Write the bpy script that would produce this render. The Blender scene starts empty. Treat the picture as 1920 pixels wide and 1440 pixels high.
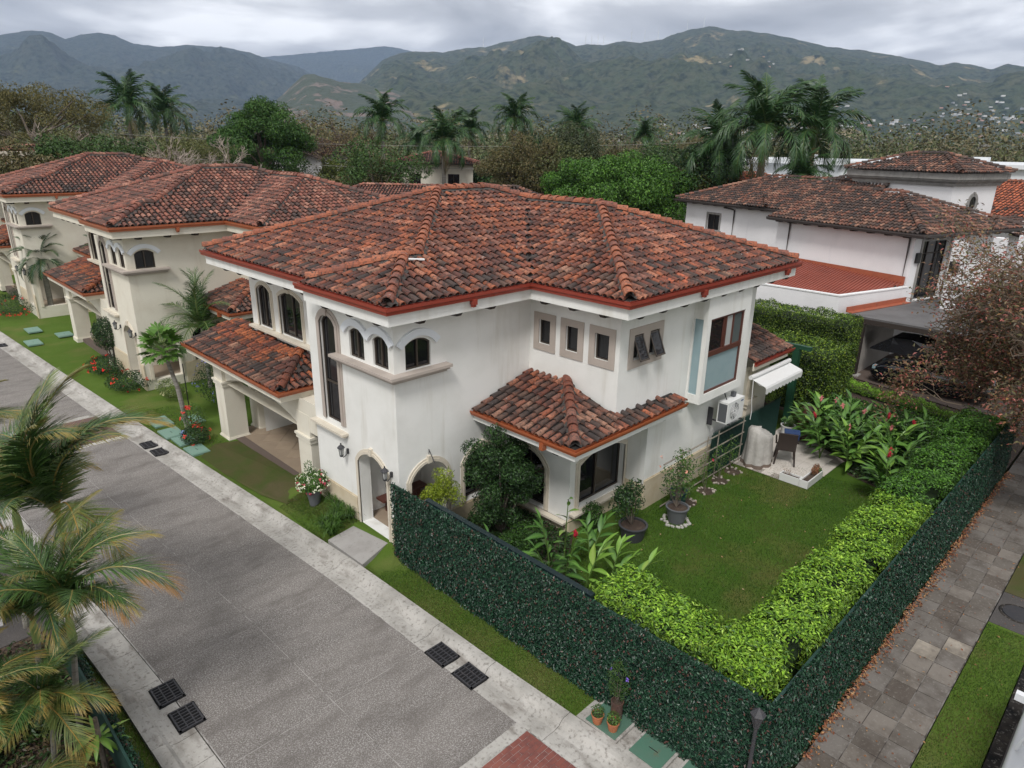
import bpy, bmesh, math, random
import numpy as np
from mathutils import Vector, Matrix
R=math.radians
rng=np.random.default_rng(7); random.seed(7)
sc=bpy.context.scene
# ---------------------------------------------------------------- camera
cam_d=bpy.data.cameras.new('camera'); cam=bpy.data.objects.new('camera',cam_d); sc.collection.objects.link(cam)
CH=10.0
def cam_matrix(pitch,roll,yaw):
    f=Vector((math.sin(yaw)*math.cos(pitch),math.cos(yaw)*math.cos(pitch),-math.sin(pitch)))
    r=Vector((math.cos(yaw),-math.sin(yaw),0)); d=f.cross(r)
    r2=math.cos(roll)*r+math.sin(roll)*d; d2=-math.sin(roll)*r+math.cos(roll)*d
    return Matrix(((r2.x,-d2.x,-f.x,0),(r2.y,-d2.y,-f.y,0),(r2.z,-d2.z,-f.z,CH),(0,0,0,1)))
cam.matrix_world=cam_matrix(R(19.3476),R(-0.84999),R(45.0582))
cam_d.sensor_width=36; cam_d.lens=36*1274.0/1920; cam_d.clip_start=.1; cam_d.clip_end=60000
sc.camera=cam
# ---------------------------------------------------------------- world, sun, exposure
SUN_EL,SUN_AZ=R(52),R(-120)     # azimuth from +Y towards +X
w=bpy.data.worlds.new('World'); sc.world=w; w.use_nodes=True
nt=w.node_tree; nt.nodes.clear()
def N(nt,t,**k):
    n=nt.nodes.new(t)
    for a,b in k.items():
        if a.startswith('i_'): n.inputs[a[2:].replace('_',' ')].default_value=b
        else: setattr(n,a,b)
    return n
def build_world():
    L=nt.links.new
    out=N(nt,'ShaderNodeOutputWorld'); bg=N(nt,'ShaderNodeBackground'); bg.inputs['Strength'].default_value=.1
    sky=N(nt,'ShaderNodeTexSky',sky_type='NISHITA',sun_disc=False,sun_elevation=SUN_EL,sun_rotation=SUN_AZ,altitude=900,dust_density=1.5)
    tc=N(nt,'ShaderNodeTexCoord'); sep=N(nt,'ShaderNodeSeparateXYZ'); L(tc.outputs['Generated'],sep.inputs[0])
    zc=N(nt,'ShaderNodeMath',operation='MAXIMUM'); L(sep.outputs['Z'],zc.inputs[0]); zc.inputs[1].default_value=0.0
    za=N(nt,'ShaderNodeMath',operation='ADD'); L(zc.outputs[0],za.inputs[0]); za.inputs[1].default_value=.11
    dx=N(nt,'ShaderNodeMath',operation='DIVIDE'); L(sep.outputs['X'],dx.inputs[0]); L(za.outputs[0],dx.inputs[1])
    dy=N(nt,'ShaderNodeMath',operation='DIVIDE'); L(sep.outputs['Y'],dy.inputs[0]); L(za.outputs[0],dy.inputs[1])
    cb=N(nt,'ShaderNodeCombineXYZ'); L(dx.outputs[0],cb.inputs[0]); L(dy.outputs[0],cb.inputs[1])
    n1=N(nt,'ShaderNodeTexNoise'); n1.inputs['Scale'].default_value=.85; n1.inputs['Detail'].default_value=7; n1.inputs['Roughness'].default_value=.52; n1.inputs['Distortion'].default_value=.35
    L(cb.outputs[0],n1.inputs['Vector'])
    r1=N(nt,'ShaderNodeValToRGB'); e=r1.color_ramp.elements
    e[0].position=.33; e[0].color=(2.9,2.95,3.05,1); e[1].position=.64; e[1].color=(9.6,9.6,9.6,1)
    m=r1.color_ramp.elements.new(.5); m.color=(5.1,5.15,5.25,1)
    L(n1.outputs['Fac'],r1.inputs[0])
    n2=N(nt,'ShaderNodeTexNoise'); n2.inputs['Scale'].default_value=.3; n2.inputs['Detail'].default_value=4
    L(cb.outputs[0],n2.inputs['Vector'])
    r2=N(nt,'ShaderNodeValToRGB'); r2.color_ramp.elements[0].position=.25; r2.color_ramp.elements[0].color=(.93,.93,.93,1); r2.color_ramp.elements[1].position=.42; r2.color_ramp.elements[1].color=(1,1,1,1)
    L(n2.outputs['Fac'],r2.inputs[0])
    mx=N(nt,'ShaderNodeMix',data_type='RGBA'); L(r2.outputs[0],mx.inputs[0]); L(sky.outputs[0],mx.inputs[6]); L(r1.outputs[0],mx.inputs[7])
    L(mx.outputs[2],bg.inputs['Color']); L(bg.outputs[0],out.inputs[0])
build_world()
sd=bpy.data.lights.new('sun','SUN'); sd.energy=1.5; sd.angle=R(14); sd.color=(1,.975,.94)
sun=bpy.data.objects.new('sun',sd); sc.collection.objects.link(sun)
sv=Vector((math.sin(SUN_AZ)*math.cos(SUN_EL),math.cos(SUN_AZ)*math.cos(SUN_EL),math.sin(SUN_EL)))
sun.rotation_euler=sv.to_track_quat('Z','Y').to_euler()
vs=sc.view_settings; vs.view_transform='Standard'; vs.look='None'; vs.exposure=0.68; vs.gamma=1; vs.use_curve_mapping=False
# ---------------------------------------------------------------- object helpers
def tag(o,label=None,cat=None,group=None,kind=None):
    if label: o['label']=label
    if cat: o['category']=cat
    if group: o['group']=group
    if kind: o['kind']=kind
    return o
def link(o,parent=None):
    sc.collection.objects.link(o)
    if parent is not None: o.parent=parent
    return o
def thing(name,label,cat,loc=(0,0,0),rz=0,group=None):
    o=bpy.data.objects.new(name,None); o.empty_display_size=.2; o.location=loc; o.rotation_euler=(0,0,rz); link(o)
    return tag(o,label,cat,group)
def copy_tree(o,parent=None):
    c=o.copy(); sc.collection.objects.link(c)
    if parent is not None: c.parent=parent
    for ch in list(o.children): copy_tree(ch,c)
    return c
class MB:
    def __init__(s): s.V=[];s.L=[];s.T=[];s.M=[];s.C=[];s.n=0;s.hasC=False
    def add(s,V,F,mat=0,col=None):
        """V (n,3); F array (m,k) or list of lists"""
        V=np.asarray(V,float).reshape(-1,3)
        if isinstance(F,np.ndarray):
            m,k=F.shape; s.L.append((F+s.n).ravel()); s.T.append(np.full(m,k)); 
        else:
            m=len(F); s.L.append(np.array([i+s.n for f in F for i in f])); s.T.append(np.array([len(f) for f in F]))
        s.M.append(np.full(m,mat) if np.isscalar(mat) else np.asarray(mat))
        if col is None: s.C.append(np.ones((len(V),3)))
        else:
            s.hasC=True; col=np.asarray(col,float); s.C.append(np.tile(col,(len(V),1)) if col.ndim==1 else col)
        s.V.append(V); s.n+=len(V); return s
    def box(s,a,b,mat=0,col=None):
        x0,y0,z0=a;x1,y1,z1=b
        V=[(x0,y0,z0),(x1,y0,z0),(x1,y1,z0),(x0,y1,z0),(x0,y0,z1),(x1,y0,z1),(x1,y1,z1),(x0,y1,z1)]
        return s.add(V,[[3,2,1,0],[4,5,6,7],[0,1,5,4],[1,2,6,5],[2,3,7,6],[3,0,4,7]],mat,col)
    def obox(s,c,sz,rot=None,mat=0,col=None,taper=1.0):
        h=np.array(sz)/2; V=np.array([(-1,-1,-1),(1,-1,-1),(1,1,-1),(-1,1,-1),(-1,-1,1),(1,-1,1),(1,1,1),(-1,1,1)],float)*h
        V[4:,:2]*=taper
        if rot is not None: V=V@np.array(rot).T
        return s.add(V+np.array(c),[[3,2,1,0],[4,5,6,7],[0,1,5,4],[1,2,6,5],[2,3,7,6],[3,0,4,7]],mat,col)
    def prism(s,pts,z0,z1,mat=0,col=None):
        n=len(pts); V=[(p[0],p[1],z0) for p in pts]+[(p[0],p[1],z1) for p in pts]
        return s.add(V,[list(range(n))[::-1],list(range(n,2*n))]+[[i,(i+1)%n,n+(i+1)%n,n+i] for i in range(n)],mat,col)
    def tube(s,P,r,k=6,mat=0,col=None,caps=True):
        P=np.asarray(P,float); n=len(P); r=np.broadcast_to(np.asarray(r,float),(n,))
        T=np.gradient(P,axis=0); T/=np.linalg.norm(T,axis=1)[:,None]+1e-9
        ref=np.array([0,0,1.]) if abs(T[0][2])<.9 else np.array([1.,0,0])
        A=np.cross(T,ref); A/=np.linalg.norm(A,axis=1)[:,None]+1e-9; B=np.cross(T,A)
        a=np.arange(k)*2*np.pi/k
        V=(P[:,None]+r[:,None,None]*(np.cos(a)[None,:,None]*A[:,None]+np.sin(a)[None,:,None]*B[:,None])).reshape(-1,3)
        i=np.arange(n-1)[:,None]*k; j=np.arange(k)[None,:]; jn=(j+1)%k
        F=np.stack([i+j,i+jn,i+k+jn,i+k+j],-1).reshape(-1,4)
        s.add(V,F,mat,col)
        if caps: s.add(V[:k],[list(range(k))[::-1]],mat,col); s.add(V[-k:],[list(range(k))],mat,col)
        return s
    def lathe(s,prof,c=(0,0,0),k=16,mat=0,col=None):
        prof=np.asarray(prof,float); n=len(prof); a=np.arange(k)*2*np.pi/k
        V=np.stack([prof[:,0][:,None]*np.cos(a),prof[:,0][:,None]*np.sin(a),np.repeat(prof[:,1][:,None],k,1)],-1).reshape(-1,3)+np.array(c)
        i=np.arange(n-1)[:,None]*k; j=np.arange(k)[None,:]; jn=(j+1)%k
        return s.add(V,np.stack([i+j,i+jn,i+k+jn,i+k+j],-1).reshape(-1,4),mat,col)
    def build(s,name,mats,parent=None,origin=(0,0,0),smooth=False,mesh_only=False):
        me=bpy.data.meshes.new(name)
        V=np.concatenate(s.V)-np.array(origin); Lp=np.concatenate(s.L).astype(np.int32); T=np.concatenate(s.T).astype(np.int32)
        me.vertices.add(len(V)); me.vertices.foreach_set('co',V.astype(np.float32).ravel())
        me.loops.add(len(Lp)); me.loops.foreach_set('vertex_index',Lp)
        me.polygons.add(len(T)); st=np.concatenate([[0],np.cumsum(T)[:-1]]).astype(np.int32)
        me.polygons.foreach_set('loop_start',st); me.polygons.foreach_set('loop_total',T)
        me.polygons.foreach_set('material_index',np.concatenate(s.M).astype(np.int32))
        me.polygons.foreach_set('use_smooth',np.full(len(T),bool(smooth)))
        if s.hasC:
            at=me.attributes.new('Col','FLOAT_COLOR','POINT'); C=np.concatenate(s.C); at.data.foreach_set('color',np.concatenate([C,np.ones((len(C),1))],1).astype(np.float32).ravel())
        me.update(calc_edges=True)
        for m in (mats if isinstance(mats,(list,tuple)) else [mats]): me.materials.append(m)
        if mesh_only: return me
        return link(bpy.data.objects.new(name,me),parent)
def inst(name,me,parent=None,loc=(0,0,0),rot=None,scale=None):
    o=bpy.data.objects.new(name,me); o.location=loc
    if rot is not None: o.rotation_euler=rot
    if scale is not None: o.scale=(scale,)*3 if np.isscalar(scale) else scale
    return link(o,parent)
# ---------------------------------------------------------------- materials
def mat(name,base=(.5,.5,.5),rough=.7,metal=0,spec=.5,attr=False,noise=None,noise2=None,bump=None,streak=None,alpha=None,trans=0,coord='P'):
    """noise=(scale,colour,lo,hi[,detail]) mixes a second colour where 3D noise lies between lo..hi; bump=(scale,strength,dist)"""
    m=bpy.data.materials.new(name); m.use_nodes=True; t=m.node_tree; L=t.links.new
    b=t.nodes['Principled BSDF']; b.inputs['Roughness'].default_value=rough; b.inputs['Metallic'].default_value=metal
    b.inputs['Specular IOR Level'].default_value=spec
    geo=N(t,'ShaderNodeNewGeometry'); P=geo.outputs['Position']
    rgb=N(t,'ShaderNodeRGB'); rgb.outputs[0].default_value=(*base,1); cur=rgb.outputs[0]
    if attr:
        a=N(t,'ShaderNodeAttribute',attribute_name='Col'); mm=N(t,'ShaderNodeMix',data_type='RGBA',blend_type='MULTIPLY'); mm.inputs[0].default_value=1
        L(cur,mm.inputs[6]); L(a.outputs['Color'],mm.inputs[7]); cur=mm.outputs[2]
    for nz in (noise,noise2,streak):
        if not nz: continue
        tx=N(t,'ShaderNodeTexNoise'); tx.inputs['Scale'].default_value=nz[0] if nz is not streak else 1.0; tx.inputs['Detail'].default_value=nz[4] if len(nz)>4 else 6
        tx.inputs['Roughness'].default_value=.6
        if nz is streak or len(nz)>5:
            mp=N(t,'ShaderNodeMapping'); mp.inputs['Scale'].default_value=nz[5] if len(nz)>5 else (nz[0],nz[0],nz[0]*.12)
            if len(nz)>6: mp.inputs['Rotation'].default_value=nz[6]
            if nz is not streak: tx.inputs['Scale'].default_value=1.0
            L(P,mp.inputs['Vector']); L(mp.outputs[0],tx.inputs['Vector'])
        else: L(P,tx.inputs['Vector'])
        mr=N(t,'ShaderNodeMapRange'); mr.inputs[1].default_value=nz[2]; mr.inputs[2].default_value=nz[3]; L(tx.outputs['Fac'],mr.inputs[0])
        mx=N(t,'ShaderNodeMix',data_type='RGBA'); L(mr.outputs[0],mx.inputs[0]); L(cur,mx.inputs[6]); mx.inputs[7].default_value=(*nz[1],1); cur=mx.outputs[2]
    L(cur,b.inputs['Base Color'])
    if bump:
        tx=N(t,'ShaderNodeTexNoise'); tx.inputs['Scale'].default_value=bump[0]; tx.inputs['Detail'].default_value=5; L(P,tx.inputs['Vector'])
        bp=N(t,'ShaderNodeBump'); bp.inputs['Strength'].default_value=bump[1]; bp.inputs['Distance'].default_value=bump[2]; L(tx.outputs['Fac'],bp.inputs['Height']); L(bp.outputs[0],b.inputs['Normal'])
    if trans: b.inputs['Transmission Weight'].default_value=trans
    return m
M={}
M['stucco']=mat('stucco',(.80,.795,.765),.85,noise=(1.1,(.72,.715,.68),.42,.72),streak=(2.2,(.58,.555,.49),.55,.84),bump=(45,.25,.01))
M['stucco2']=mat('stucco_cream',(.72,.68,.58),.85,noise=(1.1,(.64,.59,.49),.45,.75),streak=(2.2,(.56,.5,.4),.58,.9),bump=(45,.25,.01))
M['white']=mat('white_wall',(.80,.79,.80),.85,noise=(.6,(.72,.71,.72),.45,.8),streak=(1.5,(.66,.66,.68),.6,.9),bump=(40,.2,.01))
M['hood']=mat('bluish_white_trim',(.77,.80,.84),.6)
M['trimw']=mat('white_trim',(.8,.8,.8),.7,noise=(3,(.7,.7,.69),.5,.8))
M['trim']=mat('cream_trim',(.64,.58,.48),.8,noise=(3,(.5,.45,.37),.5,.8),bump=(40,.2,.01))
M['tan']=mat('taupe_trim',(.44,.38,.335),.8,noise=(2,(.38,.33,.29),.45,.8),bump=(50,.2,.01))
M['plinth']=mat('plinth',(.60,.52,.385),.85,noise=(1.4,(.5,.41,.27),.45,.7),streak=(3,(.4,.32,.2),.62,.85),bump=(35,.3,.01))
M['glass']=mat('window_glass',(.012,.012,.014),.04,spec=.5)
M['glassb']=mat('frosted_glass',(.26,.36,.39),.25,spec=.5,noise=(.8,(.33,.42,.45),.4,.7))
M['curtain']=mat('curtain',(.4,.41,.4),.6)
M['bronze']=mat('bronze_frame',(.075,.06,.048),.45,metal=.3)
M['redwood']=mat('redwood_frame',(.10,.035,.025),.45)
M['gutter']=mat('gutter_red',(.27,.045,.028),.35,noise=(4,(.2,.04,.025),.5,.8))
M['gutter2']=mat('gutter_rust',(.34,.095,.038),.4,noise=(4,(.24,.07,.03),.5,.8))
M['gutterd']=mat('gutter_dark',(.06,.05,.047),.5)
M['wood']=mat('dark_wood',(.035,.025,.02),.7)
M['moss']=mat('roof_bed',(.018,.015,.013),.95,noise=(9,(.05,.045,.04),.58,.78),bump=(20,.6,.03))
def tile_mat(name,moss,lo,hi):
    m=mat(name,(.93,.92,.93),.85,attr=True,noise=(4.0,moss,lo,hi,9),noise2=(17,(.045,.036,.033),.5,.68,5),streak=(1,(.34,.30,.28),.66,.76,4,(9,9,9)),bump=(60,.35,.01)); return m
M['tile']=tile_mat('clay_tile',(.035,.026,.024),.46,.66)
M['cap']=tile_mat('clay_ridge_tile',(.05,.04,.035),.52,.74)
M['mortar']=mat('mortar',(.06,.055,.05),.95,noise=(9,(.22,.22,.22),.6,.75),bump=(30,.6,.02))
M['leaf']=mat('leaf',(.95,.93,.86),.5,attr=True,spec=.35)
M['leafs']=mat('leaf_shiny',(.92,.92,.9),.42,attr=True,spec=.45)
M['twigl']=mat('bleached_twig',(.34,.28,.24),.9)
M['bark']=mat('bark',(.17,.14,.11),.9,noise=(6,(.08,.06,.05),.45,.7),bump=(25,.7,.03))
M['palmbark']=mat('palm_trunk',(.25,.235,.21),.85,noise=(1,(.14,.12,.1),.45,.7,4,(2,2,14)),bump=(25,.4,.02))
M['soil']=mat('soil',(.055,.036,.026),.95,noise=(5,(.10,.07,.05),.45,.7),bump=(30,.8,.04))
M['darkgreen']=mat('green_fence_paint',(.012,.045,.035),.6)
M['black']=mat('black',(.012,.012,.013),.5)
M['white_paint']=mat('white_enamel',(.74,.74,.73),.4)
M['cast']=mat('cast_iron',(.035,.035,.04),.6,noise=(20,(.07,.06,.06),.5,.8))
# ---------------------------------------------------------------- walls, openings, windows
class Wall:
    """vertical wall from P0 to P1 (plan), outward normal to the right of P0->P1"""
    def __init__(s,P0,P1):
        s.P0=np.array(P0,float); d=np.array(P1,float)-s.P0; s.L=np.hypot(*d); s.d=d/s.L; s.n=np.array([s.d[1],-s.d[0]])
    def p(s,u,z,o=0.0):   # o outward
        q=s.P0+s.d*u+s.n*o; return (q[0],q[1],z)
def arc(op,k=10):
    u0,u1,zb,zt,rise=op[:5]
    if rise<=0: return [(u0,zt),(u1,zt)]
    c=(u0+u1)/2; h=(u1-u0)/2; Rr=(h*h+rise*rise)/(2*rise); a=math.asin(min(1,h/Rr)); 
    return [(c+Rr*math.sin(-a+2*a*i/k),zt+rise-Rr+Rr*math.cos(-a+2*a*i/k)) for i in range(k+1)]
def wall_face(mb,W,z0,z1,ops=(),depth=.16,u0=0,u1=None,mat=0):
    u1=W.L if u1 is None else u1; cur=u0
    def quad(a,b,za,zb):
        if b-a>1e-4 and zb-za>1e-4: mb.add([W.p(a,za),W.p(b,za),W.p(b,zb),W.p(a,zb)],[[0,1,2,3]],mat)
    for op in sorted(ops):
        a,b,zb,zt,rise=op[:5]; quad(cur,a,z0,z1); quad(a,b,z0,zb); A=arc(op)
        for (p,q),(r,s_) in zip(A[:-1],A[1:]): mb.add([W.p(p,q),W.p(r,s_),W.p(r,z1),W.p(p,z1)],[[0,1,2,3]],mat)
        loop=[(a,zb)]+A+[(b,zb)]
        for (p,q),(r,s_) in zip(loop,loop[1:]+loop[:1]): mb.add([W.p(p,q),W.p(r,s_),W.p(r,s_,-depth),W.p(p,q,-depth)],[[0,1,2,3]],mat)
        cur=b
    quad(cur,u1,z0,z1)
def ring(mb,W,path,w,o0,o1,closed=False,mat=0):
    """band of width w on the outside of an opening path, from outset o0 to o1"""
    P=np.array(path,float); n=len(P); nn=[]
    for i in range(n):
        a=P[(i-1)%n] if (closed or i>0) else P[i]; b=P[(i+1)%n] if (closed or i<n-1) else P[i]
        def un(v): v=v/(np.linalg.norm(v)+1e-9); return np.array([-v[1],v[0]])
        if not closed and i==0: nm=un(b-P[i])
        elif not closed and i==n-1: nm=un(P[i]-a)
        else:
            n1=un(P[i]-a); n2=un(b-P[i]); nm=n1+n2; nm/=max(.35,nm@n1)
        nn.append(nm)
    Q=P+np.array(nn)*w; m=n if closed else n-1
    for i in range(m):
        j=(i+1)%n
        V=[W.p(*P[i],o0),W.p(*P[j],o0),W.p(*Q[j],o0),W.p(*Q[i],o0),W.p(*P[i],o1),W.p(*P[j],o1),W.p(*Q[j],o1),W.p(*Q[i],o1)]
        mb.add(V,[[4,5,6,7],[0,1,5,4],[2,3,7,6],[1,2,6,5],[3,0,4,7]],mat)
def op_path(op,closed=False):
    a,b,zb=op[:3]; return [(a,zb)]+arc(op)+[(b,zb)]
def wbox(mb,W,u0,u1,z0,z1,o0,o1,mat=0):
    V=[W.p(u0,z0,o0),W.p(u1,z0,o0),W.p(u1,z0,o1),W.p(u0,z0,o1),W.p(u0,z1,o0),W.p(u1,z1,o0),W.p(u1,z1,o1),W.p(u0,z1,o1)]
    mb.add(V,[[0,1,2,3],[7,6,5,4],[4,5,1,0],[5,6,2,1],[6,7,3,2],[7,4,0,3]],mat)
def window(W,op,parent,og,muls=(.5,),trans=(),frame='bronze',glass='glass',fw=.04,depth=.1,pane_mats=None):
    """a window part with its panes and mullions as sub-parts"""
    a,b,zb,zt,rise=op[:5]; top=zt+rise
    f=MB(); ring(f,W,op_path(op)[::-1],fw,-depth,-depth+.05,closed=True)
    fo=f.build('window',M[frame],parent,og)
    cuts=[a+fw]+[a+(b-a)*t for t in muls]+[b-fw]
    A=arc(op)
    def ztop(u):
        for (p,q),(r,s_) in zip(A[:-1],A[1:]):
            if p-1e-6<=u<=r+1e-6: return q+(s_-q)*((u-p)/(r-p+1e-9))
        return zt
    for i,(c0,c1) in enumerate(zip(cuts[:-1],cuts[1:])):
        pts=[(c0,zb+.02),(c1,zb+.02)]+[(c1+(c0-c1)*t,ztop(c1+(c0-c1)*t)-.01) for t in np.linspace(0,1,5 if rise>0 else 2)]
        g=MB(); g.add([W.p(u,z,-depth+.012+.008*(i%2)) for u,z in pts],[list(range(len(pts)))]); g.build('pane',M[(pane_mats or [glass]*9)[i]],fo,og)
    for t in muls:
        c=a+(b-a)*t; mm=MB(); wbox(mm,W,c-.022,c+.022,zb+.02,ztop(c)-.01,-depth+.02,-depth+.06); mm.build('mullion',M[frame],fo,og)
    for z in trans:
        mm=MB(); wbox(mm,W,a+.02,b-.02,z-.025,z+.025,-depth+.02,-depth+.055); mm.build('transom',M[frame],fo,og)
    return fo
def arch_trim(W,op,parent,og,w=.13,proud=.05,m='trim',key=True):
    t=MB(); P=op_path(op); ring(t,W,P,w*.55,.0,proud); ring(t,W,[(x,z) for x,z in P],w,.0,proud*.55)
    if key:
        c=(op[0]+op[1])/2; zt=op[3]+op[4]; wbox(t,W,c-.06,c+.06,zt-.01,zt+w+.06,.0,proud+.03)
    return t.build('window_trim',M[m],parent,og)
def sill(W,u0,u1,z,parent,og,m='trim',h=.12,out=.16,name='sill'):
    t=MB(); wbox(t,W,u0,u1,z-h*.45,z,0,out); wbox(t,W,u0+.04,u1-.04,z-h*.75,z-h*.45,0,out*.72); wbox(t,W,u0+.07,u1-.07,z-h,z-h*.75,0,out*.45)
    return t.build(name,M[m],parent,og)
# ---------------------------------------------------------------- tiled roofs
def tile_geo(r0=.083,r1=.062,L=.41,lift=.034,k=6,lip=.016):
    a=np.linspace(0,np.pi,k+1); c,s_=np.cos(a),np.sin(a); n=k+1
    V=[np.stack([r0*c,np.full(n,-L/2),r0*s_+lift],1),np.stack([r1*c,np.full(n,L/2),r1*s_],1),np.stack([(r0-lip)*c,np.full(n,-L/2),(r0-lip)*s_+lift],1),np.stack([(r0-lip)*c,np.full(n,-L/2+.12),(r0-lip)*s_*.95],1)]
    V=np.concatenate(V); i=np.arange(k)
    F=np.concatenate([np.stack([i,i+1,n+i+1,n+i],1)[:,::-1],np.stack([2*n+i,2*n+i+1,i+1,i],1)[:,::-1],np.stack([3*n+i,3*n+i+1,2*n+i+1,2*n+i],1)])
    return V,F
TV,TF=tile_geo(); CV,CF=tile_geo(.14,.112,.44,.04,6,.022)
PAL={'main':([(.36,.115,.055),(.30,.095,.05),(.23,.075,.045),(.42,.17,.10),(.17,.06,.04),(.27,.12,.085),(.12,.05,.038)],[.2,.22,.22,.05,.15,.08,.08]),
     'cap':([(.42,.15,.08),(.37,.12,.06),(.31,.10,.055),(.24,.09,.06)],[.35,.3,.2,.15]),
     'porch':([(.43,.13,.05),(.38,.11,.045),(.31,.085,.04),(.22,.07,.04),(.14,.055,.04)],[.27,.25,.2,.16,.12]),
     'dark':([(.085,.055,.045),(.13,.075,.055),(.20,.09,.06),(.34,.18,.12),(.06,.045,.04),(.27,.11,.07)],[.3,.24,.16,.07,.15,.08]),
     'pink':([(.34,.13,.085),(.27,.10,.07),(.21,.085,.06),(.42,.20,.14),(.13,.07,.055)],[.28,.26,.2,.1,.16]),
     'orange':([(.58,.17,.08),(.5,.14,.07),(.44,.12,.06)],[.4,.35,.25])}
tile_vars={}
def tile_mesh(kind,ci,pal):
    key=(kind,ci,pal)
    if key not in tile_vars:
        mb=MB(); V,F=(TV,TF) if kind=='t' else (CV,CF); mb.add(V,F,0,PAL[pal][0][ci]); tile_vars[key]=mb.build('roof_tile' if kind=='t' else 'ridge_tile',M['tile'] if kind=='t' else M['cap'],smooth=False,mesh_only=True)
    return tile_vars[key]
def pick(pal,x,y,u):
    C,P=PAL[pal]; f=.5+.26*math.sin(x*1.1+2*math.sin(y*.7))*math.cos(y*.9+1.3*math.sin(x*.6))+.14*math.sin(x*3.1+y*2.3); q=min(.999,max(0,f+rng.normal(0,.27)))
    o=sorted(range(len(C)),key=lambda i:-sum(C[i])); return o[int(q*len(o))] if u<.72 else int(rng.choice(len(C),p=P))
def inpoly(x,y,P):
    P=np.asarray(P); ins=np.zeros(len(x),bool); n=len(P)
    for i in range(n):
        a=P[i]; b=P[(i+1)%n]; c=((a[1]>y)!=(b[1]>y)); 
        with np.errstate(divide='ignore',invalid='ignore'): xi=(b[0]-a[0])*(y-a[1])/(b[1]-a[1])+a[0]
        ins^=c&(x<xi)
    return ins
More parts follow.
